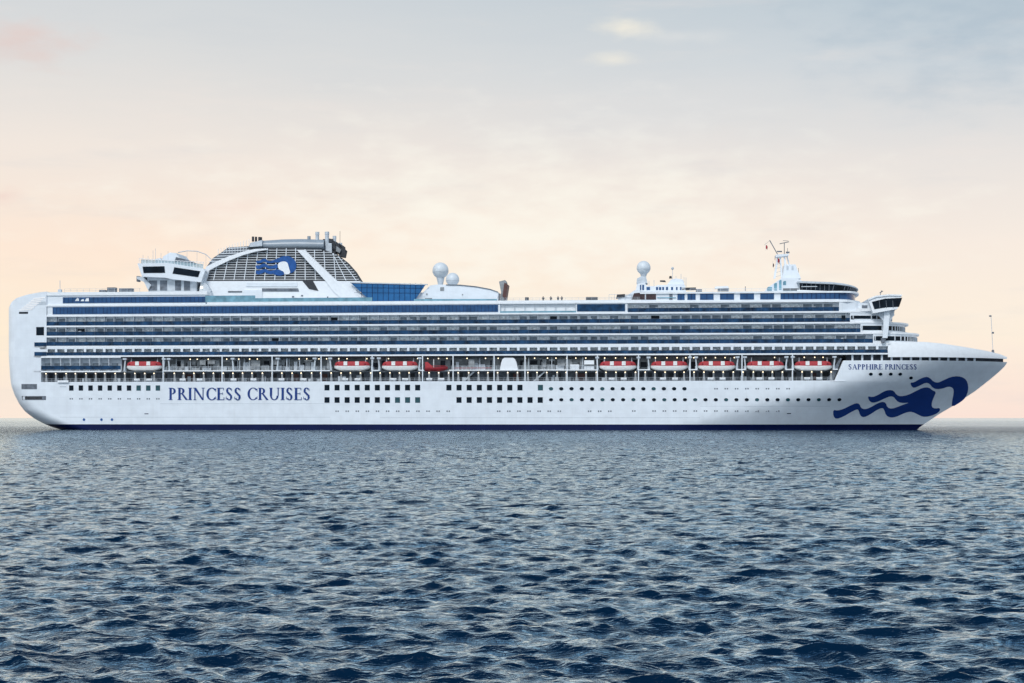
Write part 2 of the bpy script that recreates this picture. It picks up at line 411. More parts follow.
# stern block above deck E
sblk = empty('stern_block', parent=ship)
def stop(x):
    t = [M(px, py, 2) for px, py in ((9, 307.5), (13, 302.5), (19, 298.5), (30, 295), (43, 292.6), (64, 290.8), (80, 290.6))]
    return interp(x, [a for a, b in t], [b for a, b in t])
XS1 = MX(46.5)
sx_ = [xst(22) + 4.5 * (1 - math.cos(math.pi / 2 * i / 10)) for i in range(11)]
sx_ += [sx_[-1] + (XS1 - sx_[-1]) * i / 8 for i in range(1, 9)]
sr = [[(x - (0 if z0 < 30 else (z0 - 30) * -.0), hy(x, 22), 21.9 + (stop(x) - 21.9) * k) for x in sx_] for k, z0 in ((0, 22), (.25, 25), (.5, 29), (.75, 34), (1, 40))]
mb = MB().grid(sr).grid(mir(sr)).grid([sr[-1], mir([sr[-1]])[0]]); transom(mb, sr)
mb.grid([[r[-1], (r[-1][0], BW, r[-1][2])] for r in sr])
mb.build('stern_wall', WHITE, sblk, True)
# sloping slats coloured pale like the sky showing through, dark slot, small square opening
mb = MB()
for k in range(7):
    a = M(19.5 + k * 2.3, 310.8 - k * 1.9); L_ = 13 - k * .2
    b = M(19.5 + k * 2.3 + L_, 310.8 - k * 1.9 - 1.2)
    y = hy(a[0], 25) - .06
    mb.ext([(a[0], hy(a[0], 22) - .08, a[1]), (b[0], hy(b[0], 22) - .08, b[1]), (b[0], hy(b[0], 22) - .08, b[1] + .36), (a[0], hy(a[0], 22) - .08, a[1] + .36)],
           [(a[0], hy(a[0], 22) + .1, a[1]), (b[0], hy(b[0], 22) + .1, b[1]), (b[0], hy(b[0], 22) + .1, b[1] + .36), (a[0], hy(a[0], 22) + .1, a[1] + .36)])
mb.build('slatted_grille', mat('grille_sky_white', (.9, .88, .87), .5, .03, 1), sblk)
hull_box_later = True
def hull_box(mb, px0, px1, py0, py1, dep=.05, n=6):
    "panel that follows the hull skin"
    A = [HP(px0 + (px1 - px0) * i / n, (py0 + py1) / 2)[0] for i in range(n + 1)]
    z1 = HP((px0 + px1) / 2, py0)[1]; z0 = HP((px0 + px1) / 2, py1)[1]
    rows = [[(x, hy(x, z) - dep, z) for x in A] for z in (z0, z1)]
    mb.grid(rows); mb.grid([[(x, y + dep + .1, z) for x, y, z in rows[0]], rows[0]]); mb.grid([[(x, y + dep + .1, z) for x, y, z in rows[1]], rows[1]])
    return mb
hull_box(MB(), 19, 28, 311.8, 313.8).build('vent_slot', DARK, sblk)
hull_box(MB(), 36.3, 44, 327, 335.3).build('window', GLASS, sblk)
hull_box(MB(), 37.5, 46, 301.5, 304.8).build('vent_slot', GREYW, sblk)
for a in ((21.5, 37, 384, 389.2), (22, 46, 396, 400)):
    o = hull_box(MB(), *a).build('mooring_opening', MIDG, hull)
hull_box(MB(), 25, 42, 396.8, 399.2, .09).build('mooring_opening', SOOT, hull)
# a shell door and boarding platform near the stern
hull_box(MB(), 58, 69, 380.5, 382.5, .5).build('boarding_platform', WHITE2, hull)
hull_box(MB(), 60, 66, 386.3, 387.1, .06).build('shell_door_sill', GREYW, hull)

# windows and portholes, each one its own piece
def rect_on_hull(cx, cy, w, h, name, m, proto={}):
    x, z = HP(cx, cy); y = hy(x, z)
    key = (name, m.name, w, h)
    if y < .002 and key in proto:
        return dupe(proto[key], name, hull, (x, y, z))
    if h > 2.6 * 0 + 4:
        mb = MB().box(-w * .145, w * .145, -.05, .1, -h * .145, h * .145)
    else:
        n = 10; P = [(w * .145 * math.cos(2 * math.pi * i / n + .3), h * .145 * math.sin(2 * math.pi * i / n + .3)) for i in range(n)]
        dy = (hy(x + .2, z) - hy(x - .2, z)) / .4
        dz = (hy(x, z + .2) - hy(x, z - .2)) / .4
        mb = MB().ext([(a, -.09 + a * dy + b * dz, b) for a, b in P], [(a, .15 + a * dy + b * dz, b) for a, b in P])
    o = mb.build(name, m, hull); o.location = (x, y, z)
    if y < .002: proto[key] = o
    return o
GV = [GLASS, GLASS, mat('window_glass_teal', (.02, .07, .085), .08, .3, .6), GLASS]
for i in range(10): rect_on_hull(71.3 + i * 9.62, 388, 4.6, 5.4, 'window', GV[2 if i > 6 else 0])
for i in range(10):
    rect_on_hull(327 + i * 10.07, 387.6, 5.1, 5.6, 'window', GV[0]); rect_on_hull(327 + i * 10.07, 400, 5.1, 5.6, 'window', GV[2 if i > 6 else 0])
for i in range(8): rect_on_hull(448.9 + i * 10.15, 387.6, 5.1, 5.6, 'window', GV[0])
for i in range(9): rect_on_hull(459 + i * 10.15, 400, 5.1, 5.6, 'window', GV[0])
rect_on_hull(540.4, 387.6, 5.1, 5.6, 'window', GV[2]); 
for i in range(14): rect_on_hull(551 + i * 10.26, 388.7, 4.4, 3.4, 'porthole', GV[0 if i % 5 else 2])
for i in range(29): rect_on_hull(551 + i * 10.3, 399.7, 4.2, 3.2, 'porthole', GV[i * 7 % 3])
for px, py in ((870.8, 374.2), (880.5, 374.2), (890.7, 374.2), (900.2, 374.2), (911, 378)): rect_on_hull(px, py, 3.9, 3, 'porthole', GV[0])
for px in (84, 101.5, 112): rect_on_hull(px, 419.6, 2.6, 2.8, 'thruster_mark', LOGO2)
def doublet(px, py):
    x, z = HP(px, py); y = hy(x, z)
    o = MB().box(-.5, -.13, -.03, .1, -.2, .2).box(.13, .5, -.03, .1, -.2, .2).build('scupper', MIDG, hull)
    o.location = (x, y, z)
for i in range(10): doublet(71.3 + i * 9.62, 398.8)
for i in list(range(1, 13)) + list(range(17, 24)) + list(range(26, 29)): doublet(327 + i * 10.1, 411.2)
for i in range(14): doublet(640 - 10 * (i == 0) + 3.8 + i * 10.3, 411)
for i in range(8): doublet(716 + i * 10.3, 388.7)
for px, py in ((146.5, 413.8), (789, 413.5)):
    hull_box(MB(), px - 2, px + 2, py - .4, py + .4, .03, 1).box(*[0] * 6).build('draught_mark', NAVY, hull)
# faint horizontal plate seams
mb = MB()
for py, a, b in ((403.5, 160, 330), (406, 700, 830), (417, 60, 330), (417.5, 380, 700), (380.8, 833, 846)):
    hull_box(mb, a, b, py, py + .35, .012, 20)
mb.build('plate_seam', GREYW, hull)
hull_box(MB(), 830, 845.5, 380.6, 381.4, .12, 4).build('rubbing_strake', WHITE2, hull)

# ---- painted shapes that wrap the hull
def wrap(polys, name, m, parent, yfun, e0=.05, step=.004, maxlen=1.2):
    bm = bmesh.new()
    for k, P in enumerate(polys):
        t3 = [Vector((x, 0, z)) for x, z in P]
        b2 = bmesh.new(); vs = [b2.verts.new(p) for p in t3]
        for tri in tessellate_polygon([t3]):
            try: b2.faces.new([vs[i] for i in tri])
            except ValueError: pass
        for _ in range(8):
            le = [e for e in b2.edges if e.calc_length() > maxlen]
            if not le: break
            bmesh.ops.subdivide_edges(b2, edges=le, cuts=1); bmesh.ops.triangulate(b2, faces=b2.faces)
        base = {}
        for v in b2.verts: base[v] = bm.verts.new((v.co.x, yfun(v.co.x, v.co.z) - e0 - step * k, v.co.z))
        for f in b2.faces:
            try: bm.faces.new([base[v] for v in f.verts])
            except ValueError: pass
        b2.free()
    me = bpy.data.meshes.new(name); bm.to_mesh(me); bm.free(); me.materials.append(m)
    return link(bpy.data.objects.new(name, me), parent)
def smoothp(P, it=2):
    for _ in range(it):
        Q = []
        for i in range(len(P)):
            a, b = P[i], P[(i + 1) % len(P)]
            Q += [(a[0] * .75 + b[0] * .25, a[1] * .75 + b[1] * .25), (a[0] * .25 + b[0] * .75, a[1] * .25 + b[1] * .75)]
        P = Q
    return P
EA = [(48,305),(80,312),(120,300),(170,275),(205,260),(228,265),(240,295),(265,303),(300,292),(345,265),(385,250),(408,258),(418,290),(450,300),(500,282),(545,264),(568,257),
      (530,260),(495,255),(475,235),(462,218),(440,213),(400,228),(360,248),(325,258),(303,252),(290,235),(285,212),(315,220),(350,208),(395,180),(430,170),(462,175),(482,205),(510,215),
      (560,205),(610,180),(660,155),(700,152),(725,172),(752,184),(738,215),(722,255),(722,288),(745,298),(775,292),(780,312),(750,335),(700,352),(660,354),(625,337),(590,320),(560,320),
      (520,335),(480,354),(440,360),(410,345),(397,305),(385,292),(350,305),(310,332),(275,352),(250,357),(232,342),(222,307),(210,302),(170,322),(120,352),(70,370),(50,350)]
EC = [(575,120),(600,120),(640,95),(680,80),(705,85),(735,115),(765,122),(800,105),(850,82),(900,75),(945,88),(968,120),(972,170),(955,220),(925,250),(858,290),(860,250),(872,190),(870,162),(850,148),(825,150),
      (800,160),(760,166),(730,157),(705,126),(680,120),(640,141),(600,158),(583,145)]
def E2(P): return [HP(826 + x / 6.827, 365 + y / 6.827) for x, y in smoothp(P, 1)]
wrap([E2(EA)], 'wave_emblem', LOGO, hull, hy, maxlen=1.0)
wrap([E2(EC)], 'maned_head_emblem', LOGO, hull, hy, maxlen=1.0)

# ---- serif lettering
def line(a, b, w, wb=None):
    wb = w if wb is None else wb
    return [(a[0] - w / 2, a[1]), (a[0] + w / 2, a[1]), (b[0] + wb / 2, b[1]), (b[0] - wb / 2, b[1])]
def bar(x0, x1, y, t=.07): return [(x0, y - t / 2), (x1, y - t / 2), (x1, y + t / 2), (x0, y + t / 2)]
def arc(cx, cy, rx, ry, a0, a1, thick, thin=.07, n=18, horiz=True):
    o, i_ = [], []
    for k in range(n + 1):
        a = math.radians(a0 + (a1 - a0) * k / n); w = thin + (thick - thin) * abs(math.cos(a)) ** 1.3
        o.append((cx + (rx) * math.cos(a), cy + (ry) * math.sin(a)))
        i_.append((cx + (rx - w) * math.cos(a), cy + (ry - w * .9) * math.sin(a)))
    return o + i_[::-1]
def stem(x, w=.19): return [line((x, .02), (x, .98), w), bar(x - w / 2 - .07, x + w / 2 + .07, .022, .045), bar(x - w / 2 - .07, x + w / 2 + .07, .978, .045)]
def tick(x, y0, y1, w=.05): return [(x - w / 2, y0), (x + w / 2, y0), (x + w / 2, y1), (x - w / 2, y1)]
G = {
 'P': (.68, stem(.17) + [arc(.27, .73, .33, .27, 90, -90, .19), bar(.2, .28, .975, .05), bar(.2, .28, .485, .05)]),
 'R': (.82, stem(.17) + [arc(.27, .74, .32, .26, 90, -90, .19), bar(.2, .28, .975, .05), bar(.2, .28, .505, .05), line((.78, .0), (.40, .51), .2, .15)]),
 'I': (.34, stem(.17)),
 'N': (1.0, [line((.17, 0), (.17, .97), .08), line((.85, .0), (.85, 1), .08), line((.84, 0), (.17, 1), .15, .22), bar(.05, .3, .02, .045), bar(.73, .98, .98, .045), bar(.03, .2, .975, .045)]),
 'C': (.86, [arc(.52, .5, .46, .52, 42, 318, .19, .07, 30), tick(.85, .68, .93), tick(.85, .1, .3, .04)]),
 'E': (.66, stem(.17) + [bar(.2, .58, .975, .05), bar(.2, .52, .52, .05), bar(.2, .62, .025, .05), tick(.57, .8, .97), tick(.5, .43, .62, .04), tick(.61, .03, .22)]),
 'S': (.64, [arc(.31, .76, .24, .26, 30, 270, .17, .07), arc(.32, .245, .25, .265, 90, -150, .17, .07), line((.46, .36), (.18, .66), .22), tick(.52, .74, .93, .04), tick(.08, .06, .28, .04)]),
 'U': (.92, [line((.19, .35), (.19, .97), .19), line((.78, .35), (.78, .97), .08), arc(.46, .36, .345, .38, 180, 360, .15, .08), bar(.05, .33, .978, .045), bar(.67, .89, .978, .045)]),
 'A': (.88, [line((.13, 0), (.46, 1), .08), line((.75, 0), (.44, 1), .21, .15), bar(.22, .66, .34, .05), bar(.03, .25, .02, .045), bar(.6, .88, .02, .045)]),
 'H': (.96, stem(.17) + stem(.79) + [bar(.2, .76, .52, .055)]),
 ' ': (.34, []),
}
def lettering(txt, px0, px1, pyb, pyt, name, sl=None):
    tot = sum(G[c][0] + .06 for c in txt) - .06
    parts = []; cur = 0; k = 0
    for c in txt:
        w, ps = G[c]
        for P in ps:
            Q = []
            for x, y in P:
                px = px0 + (cur + x) / tot * (px1 - px0)
                Q.append(HP(px, pyb + (pyt - pyb) * y))
            parts.append(Q)
        if c == ' ' or c is None:
            pass
        cur += w + .06
    return wrap(parts, name, LOGO, hull, hy, .045, .003, 1.0)
lettering('PRINCESS', 168.6, 241.5, 400, 387.8, 'lettering')
lettering('CRUISES', 246.8, 310.6, 400, 387.8, 'lettering')
lettering('SAPPHIRE', 848.2, 882.5, 369.5, 364.2, 'lettering')
lettering('PRINCESS', 885, 916.8, 369.5, 364.2, 'lettering')

# ---- decks, cabins and balconies
ROWS = [  # level index, x start px, x end px, bay divider pitch
    (0, 34.5, 887.5), (1, 34.8, 873), (2, 46.5, 860.5), (3, 46.5, 850), (4, 628, 839)]
FRONT = {0: (888, 907), 1: (875, 917.5), 2: (862, 907), 3: (853, 893), 4: (842, 872)}
def front_plan(xa, x0, x1, y0=0.0, n=20, p=2.4):
    "plan: straight sides from xa to x0, bowed front reaching x1 on the centreline"
    P = [(xa, y0)]
    half = []
    for i in range(n + 1):
        t = i / n; y = y0 + (HB - y0) * t
        u = 1 - t
        half.append((x0 + (x1 - x0) * (1 - u ** p) ** (1 / p), y))
    return P + half + [(x, BW - y) for x, y in half[-2::-1]] + [(xa, BW - y0)]
deckm = empty('passenger_decks', parent=ship)
for k, z in enumerate(LV):
    xa = MX(34 if k < 2 else 46.5); 
    if k == 0: pl = front_plan(xa, MX(889), MX(912, HB)); z0, z1 = z - .3, z + .12
    elif k == 5: pl = front_plan(xa, MX(847), MX(858, HB)); z0, z1 = z - .25, z + .25
    else:
        a, b = FRONT[k - 1]; pl = front_plan(xa, MX(a), MX(b, HB)); z0, z1 = z - .3, z + .16
    MB().plan(pl, z0, z1).build('deck_slab', WHITE2, deckm)
div_all, door_all = [], []
for k, pa, pb in ROWS:
    z0, z1 = LV[k] + .12, LV[k + 1] - .3
    xa, xb = MX(pa), MX(pb)
    xw = MX(max(pa, 46.5))
    MB().box(xw, xb, 1.35, BW - 1.35, z0, z1).build('cabin_wall', WHITE, deckm)
    # glass balustrade with its cap rail
    hr = .98 if k == 0 else 1.2
    MB().box(xa, xb, .06, .12, z0 + .0, z0 + hr).build('balcony_railing', RAILG, deckm)
    mb = MB().box(xa, xb, .02, .16, z0 + hr, z0 + hr + .04)
    xx = xa
    while xx < xb: mb.box(xx - .02, xx + .02, .045, .15, z0, z0 + hr); xx += 2.93
    mb.build('handrail', MIDG, deckm)
    # bays
    pitch = 2.93 if k in (0,) else 2.93
    n = int((xb - xw) / pitch)
    for i in range(n + 1):
        x = xw + i * pitch
        if k == 0: div_all.append((x, k, z0, z1, 'w'))
        else: div_all.append((x, k, z0, z1, 'n'))
        if i < n: door_all.append((x + pitch / 2, k, z0, z1))
    if k < 2: MB().box(MX(34.5), XS1, -.12, -.04, z0, z0 + 1.1).build('balcony_railing', RAILG, deckm)
    if k == 0:   # deep white fascia with openings
        mb = MB(); mb.box(MX(40), MX(888), .0, .25, z1 - .52, z1)
        for i in range(n + 1):
            x = xw + i * pitch; mb.box(x - .36, x + .36, .003, .22, z0 + 1.02, z1 - .52)
        mb.build('fascia', WHITE, deckm)
div_all.sort(key=lambda d: -d[0]); door_all.sort(key=lambda d: -d[0])
pd = {}
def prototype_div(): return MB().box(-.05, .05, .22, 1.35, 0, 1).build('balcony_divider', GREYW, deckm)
P0 = None; mbS = MB()
for i, (x, k, z0, z1, w) in enumerate(div_all):
    if i < 100:
        if P0 is None: P0 = prototype_div(); o = P0

        else: o = dupe(P0, 'balcony_divider', deckm, (0, 0, 0))
        o.location = (x, 0, z0); o.scale = (1, 1, z1 - z0)
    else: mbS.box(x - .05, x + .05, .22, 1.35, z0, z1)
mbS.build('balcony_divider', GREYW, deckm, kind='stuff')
DM = [DOORA, DOORB, GLASS, DOORA]; pr = {}; SB = {0: MB(), 1: MB(), 2: MB()}
for i, (x, k, z0, z1) in enumerate(door_all):
    c = random.choice([0, 0, 0, 1, 1, 0, 1, 1]) if random.random() < .99 else 2
    if k == 0: c = 0; w = random.uniform(1.0, 1.3)
    if i < 100:
        if c not in pr: pr[c] = MB().box(-1.2, 1.2, 1.29, 1.4, 0, 2.15).build('balcony_door', DM[c], deckm); o = pr[c]
        else: o = dupe(pr[c], 'balcony_door', deckm, (0, 0, 0))
        o.location = (x, 0, z0 + .02)
    else: SB[c].box(x - w, x + w * .8, 1.29, 1.4, z0 + .02, z0 + 2.15)
for c, nm in ((0, 'curtained_balcony_door'), (1, 'balcony_door'), (2, 'dark_balcony_door')): SB[c].build(nm, DM[c], deckm, kind='stuff')
# grey-white stacked chairs that break up the rows
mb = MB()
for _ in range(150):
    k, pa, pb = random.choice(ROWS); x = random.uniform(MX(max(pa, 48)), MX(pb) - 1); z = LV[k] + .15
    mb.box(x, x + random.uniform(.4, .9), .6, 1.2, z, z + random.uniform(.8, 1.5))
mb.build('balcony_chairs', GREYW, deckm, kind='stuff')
# strip-window deck at level A, left part
z0, z1 = LV[4] + .16, LV[5] - .25
MB().box(MX(47), MX(500), .25, BW - .25, z0, z1).build('saloon_wall', WHITE, deckm)
MB().box(MX(576), MX(627.5), .25, BW - .25, z0, z1).build('saloon_wall', WHITE, deckm)
MB().box(MX(52.5), MX(498), .12, .3, z0 + .3, z1 - .22).build('strip_window', BGLASS, deckm)
MB().box(MX(577), MX(625), .12, .3, z0 + .3, z1 - .22).build('strip_window', RAILG, deckm)
MB().box(MX(500), MX(576), 1.0, BW - 1.0, z0, z1).build('saloon_wall', WHITE2, deckm)  # white wall stands in for sky light seen through this open strip
mb = MB()
for px in np.arange(504, 577, 10.2): mb.box(MX(px) - .08, MX(px) + .08, .2, .45, z0, z1)
mb.each('saloon_column', GREYW, deckm)
MB().box(MX(500), MX(576), .15, .2, z0, z0 + .5).build('balcony_railing', TEALG, deckm)
mb = MB()
for px in np.arange(53, 499, 3.6): mb.box(MX(px) - .04, MX(px) + .04, .06, .13, z0 + .3, z1 - .22)
mb.build('window_mullion', NAVY, deckm)
# upper aft strip window deck (level above)
zz0, zz1 = LV[5] + .25, stop(MX(70)) - .9
MB().box(MX(46.5), MX(205), .4, BW - .4, LV[5] + .25, LV[5] + 3.0).build('aft_house_wall', WHITE, deckm)
MB().box(MX(44), MX(207), .1, BW - .1, LV[5] + 3.0, LV[5] + 4.0).build('aft_parapet', WHITE2, deckm)
MB().box(MX(62.5), MX(205), .25, .45, LV[5] + .75, LV[5] + 2.5).build('strip_window', BGLASS, deckm)
mb = MB()
for px in np.arange(64, 204, 4.2): mb.box(MX(px) - .04, MX(px) + .04, .2, .26, LV[5] + .75, LV[5] + 2.5)
mb.build('window_mullion', NAVY, deckm)
# white lettering mark on the aft window
mb = MB()
for a, b, c, d in ((75, 79, 298.3, 301), (76.5, 77.5, 297.5, 301), (80.5, 84, 299, 301.2), (84.8, 89, 298, 301.3)):
    mb.profpx([(a, d), (b, d), (b - .3, c), (a + 1.2, c + .5)], .19, .24)
mb.build('window_emblem', WHITE2, deckm)
# mid parapet along the top deck
MB().box(MX(207), MX(641), .1, .4, LV[5] + .25, LV[5] + .75).build('parapet', WHITE2, deckm)
mb = MB().box(MX(255), MX(372), .3, .36, LV[5] + .8, LV[5] + 1.9)
mb.build('wind_screen', TEALG, deckm)
MB().box(MX(205), MX(255), .3, .36, LV[5] + .8, LV[5] + 2.7).build('wind_screen', TEALG, deckm)
# rail along the middle top deck
def rail(mb, x0, x1, y, z, h=1.1, p=1.4, n=2, r=.03):
    for j in range(n): mb.box(x0, x1, y - r, y + r, z + h * (j + 1) / n - r, z + h * (j + 1) / n + r)
    x = x0
    while x <= x1: mb.box(x - r, x + r, y - r, y + r, z, z + h); x += p
    return mb
rail(MB(), MX(500), MX(640), .5, LV[5] + .7, .8, 1.9, 2).build('railing', GREYW, deckm)
rail(MB(), MX(64), MX(140), .5, LV[5] + 4, 1.0, 1.9, 2).build('railing', GREYW, deckm)
mb = MB()
for a, b, c in ((106, 114, 2.0), (118, 131, 1.6), (98, 104, 1.0)): mb.box(MX(a), MX(b), 1, 3, LV[5] + 4, LV[5] + 4 + c * .7)
mb.each('deck_locker', MIDG, deckm)
MB().tube((MX(60, 3), 3, stop(MX(60)) - .2), (MX(60, 3), 3, stop(MX(60)) + 3.2), .09).box(MX(60, 3) - .5, MX(60, 3) + .5, 2.5, 3.5, stop(MX(60)) - .3, stop(MX(60)) + .5).build('stern_flagstaff', GREYW, ship)

# forward rounded ends of the tiers, each with its window band
fwd = empty('forward_house', parent=ship)
for k, (pa, p0, p1, wl, wh) in {1: (873, 875, 915, .75, 2.0), 2: (860.5, 862, 903, .75, 2.0), 3: (850, 853, 890, 1.0, 1.9), 4: (839, 842, 870, 9, 9)}.items():
    z0, z1 = LV[k] + .16, LV[k + 1] - .3
    pl = front_plan(MX(pa), MX(p0), MX(p1, HB), .1)
    MB().plan(pl, z0, z1).build('tier_wall', WHITE, fwd)
    if wl < 5:
        c = MX(pa) + .3
        pl2 = front_plan(c, MX(p0) + .05, MX(p1, HB) + .06, .04)
        MB().plan(pl2, z0 + wl - .1, z0 + wh - .1).build('window_band', GLASS, fwd)
        mb = MB()
        for x, y in pl2[1:-1]:
            mb.box(x - .14, x + .14, y - .12, y + .12, z0 + wl - .1, z0 + wh - .1)
        mb.build('window_pillar', GREYW, fwd)
        # solid bulwark standing on the slab in front
        pl3 = front_plan(MX(pa), MX(FRONT[k][0]) + .0, MX(FRONT[k][1], HB), -.02)
        MB().plan(pl3, LV[k] - .35, LV[k] + .55).build('tier_bulwark', WHITE2, fwd)
MB().box(MX(851), MX(854), -.02, .1, LV[3] + .9, LV[3] + 1.9).build('window', GLASS, fwd)
MB().box(MX(841.5), MX(845.5), -.02, .12, LV[3] + .9, LV[3] + 2.0).build('window', GLASS, fwd)
MB().box(MX(887.5), MX(905), .7, 1.0, LV[0] - .3, LV[1] - .3).build('side_wall', WHITE, fwd)

# ---- the bridge with its wings
bridge = empty('bridge', parent=ship)
wing = [(868, 299.2), (876, 296.6), (889, 295.2), (901.5, 295.6), (897.5, 309.0), (888, 310.6), (873, 313.4), (871, 307)]
MB().profpx(wing, -2.2, BW + 2.2).build('bridge_body', WHITE2, bridge)
MB().profpx([(871.8, 301.8), (885, 298.6), (901.4, 297.8), (898.6, 306.8), (887, 307.3), (874.5, 309.3)], -2.26, -2.19).build('wing_window', GLASS, bridge)
mb = MB()
for a, b in ((879, 880), (885.8, 886.8), (892.5, 893.3)): mb.profpx([(a, 300.5), (a + .4, 300.5), (b + .2, 308), (b - .4, 308)], -2.29, -2.26)
mb.build('window_pillar', MIDG, bridge)
MB().profpx([(901.7, 297.6), (902.3, 297.6), (899.2, 306.8), (898.5, 306.8)], -2.1, BW + 2.1).build('front_window', GLASS, bridge)
MB().profpx([(869, 298.4), (876, 295.6), (889, 294.2), (902.3, 294.6), (902, 296), (889, 295.6), (876, 297.2), (869, 300)], -2.5, BW + 2.5).build('wing_roof', WHITE2, bridge)
MB().profpx([(876, 313), (895, 309), (893.5, 316), (889.5, 322), (884, 322), (880, 317)], -.6, .1).build('wing_bracket', GREYW, bridge)
MB().profpx([(884.5, 310), (890.5, 309.5), (887.5, 338), (882.5, 338)], -1.1, -.5).build('wing_strut', WHITE, bridge)
MB().profpx([(881, 338), (886, 338), (885, 342.5), (881.5, 342.5)], -.9, .3).build('strut_foot', MIDG, bridge)
MB().box(MX(855), MX(873), 1.5, BW - 1.5, LV[4] + .1, M(860, 303)[1]).build('bridge_link', WHITE, bridge)
MB().box(MX(856), MX(872), .3, 1.6, LV[4] + .1, LV[4] + .9).build('link_bulwark', WHITE2, bridge)
MB().box(MX(862.5), MX(868), 1.3, 1.6, M(860, 309)[1], M(860, 305)[1]).build('link_window', MIDG, bridge)
mb = MB().tube((MX(880, 2), 2, M(880, 296, 2)[1]), (MX(881.5, 2), 2, M(880, 290.4, 2)[1]), .09).tube((MX(879.5, 2), 2, M(880, 293, 2)[1]), (MX(883, 2), 2, M(880, 291, 2)[1]), .12)
mb.build('searchlight', MIDG, bridge)

# ---- lifeboat deck opening
bd = empty('boat_deck', parent=ship)
x120 = MX(120.7)
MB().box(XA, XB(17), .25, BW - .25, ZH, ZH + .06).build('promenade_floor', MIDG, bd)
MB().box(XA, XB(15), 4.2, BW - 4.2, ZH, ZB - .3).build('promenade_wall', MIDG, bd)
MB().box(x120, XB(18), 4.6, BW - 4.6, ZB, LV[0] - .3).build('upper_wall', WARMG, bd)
MB().box(x120, XB(17), 2.6, BW - 2.6, ZB - .3, ZB).build('upper_floor', GREYW, bd)
# aft enclosed part: extra balcony row
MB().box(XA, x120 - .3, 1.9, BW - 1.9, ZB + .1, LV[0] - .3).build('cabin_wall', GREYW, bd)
MB().box(MX(33.5), x120, 0, BW, ZB - .3, ZB + .1).build('balcony_slab', WHITE2, bd)
MB().box(MX(36), x120, .06, .12, ZB + .5, ZB + 1.6).build('balcony_railing', RAILG, bd)
MB().box(MX(36), x120, .0, .3, LV[0] - .55, LV[0] - .3).build('overhang', WHITE2, bd)
mb = MB(); db = MB()
x = XA
while x < x120 - 1:
    mb.box(x - .05, x + .05, .25, 1.9, ZB + .1, LV[0] - .3); db.box(x + .5, x + 2.4, 1.84, 1.95, ZB + .15, ZB + 2.4); x += 2.93
mb.each('balcony_partition', WHITE, bd); db.each('balcony_glazing', DOORB, bd)
# dark openings on the walls
mb = MB(); 
x = XA + 1
while x < XB(15) - 3:
    if random.random() < .7: mb.box(x, x + random.uniform(1, 2.3), 4.13, 4.3, ZH + random.choice([.1, .9]), ZB - .7)
    x += 2.93
mb.each('promenade_opening', SOOT, bd)
mb = MB(); mr = MB()
x = x120 + 1
while x < XB(18) - 3:
    r = random.random()
    if r < .75: mb.box(x, x + random.uniform(1, 2.2), 4.53, 4.7, ZB + random.choice([.1, .9, 1]), ZB + random.choice([2.4, 3]))
    x += 2.93
mb.each('upper_window', DARK, bd)
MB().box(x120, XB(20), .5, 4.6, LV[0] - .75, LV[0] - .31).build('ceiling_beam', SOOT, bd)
mb = MB()
for px, w in ((182, 2.4), (216, 1.4), (290, 1.8), (318, 2), (512, 2), (574, 3), (812, 1.6)): mb.box(MX(px), MX(px) + w, 4.05, 4.14, ZH + .1, ZB - .9)
mb.each('wooden_door', BROWN, bd)
# posts and rim beams where no boat hangs
boats = [(124, 161.3), (332.6, 369.8), (381.2, 417), (599.6, 636), (651, 687.5), (698.6, 735), (747.4, 784), (795.2, 832)]
open_ = [(163, 330), (449, 597)] 
for a, b in open_: MB().box(MX(a), MX(b), .02, 2.6, ZB - .14, ZB + .16).build('deck_edge_beam', WHITE2, bd)
for a, b in ((371.5, 379.5), (419, 424), (638, 650), (689, 697.5), (736.5, 746), (785.5, 794), (833, 838)):
    MB().box(MX(a), MX(b), .02, 2.6, ZB - .14, ZB + .16).build('deck_edge_beam', WHITE2, bd)
for px in (163, 222, 272, 321, 372, 422.5, 453, 494, 525, 567, 597.3, 638.5, 690, 742, 792.5):
    MB().box(MX(px) - .15, MX(px) + .15, .05, .45, ZH, LV[0] - .3).build('deck_post', WHITE, bd)
# davits: a crooked white arm with block and cradle foot
def davit(px, flip=1, y=.3, m=GREYW):
    x = MX(px); f = flip
    mb = MB()
    mb.ext([(x, y, ZB), (x + .45 * f, y, ZB), (x + .75 * f, y, LV[0] - 1.2), (x + .4 * f, y, LV[0] - 1.2)], [(a, y + .35, b) for a, b in ((x, ZB), (x + .45 * f, ZB), (x + .75 * f, LV[0] - 1.2), (x + .4 * f, LV[0] - 1.2))])
    mb.box(min(x - .1 * f, x + 1.0 * f), max(x - .1 * f, x + 1.0 * f), y - .35, y + 2.6, LV[0] - 1.2, LV[0] - .7)
    mb.box(min(x, x + .7 * f), max(x, x + .7 * f), y + .4, y + 3.6, ZB, ZB + 1.1)
    mb.build('davit', m, bd)
for a, b in boats: davit(a - .9, -1 if a > 130 else 1, .25); davit(b + .9, 1, .25)
for px in (170, 234, 276, 313): davit(px, random.choice([-1, 1]), .3)
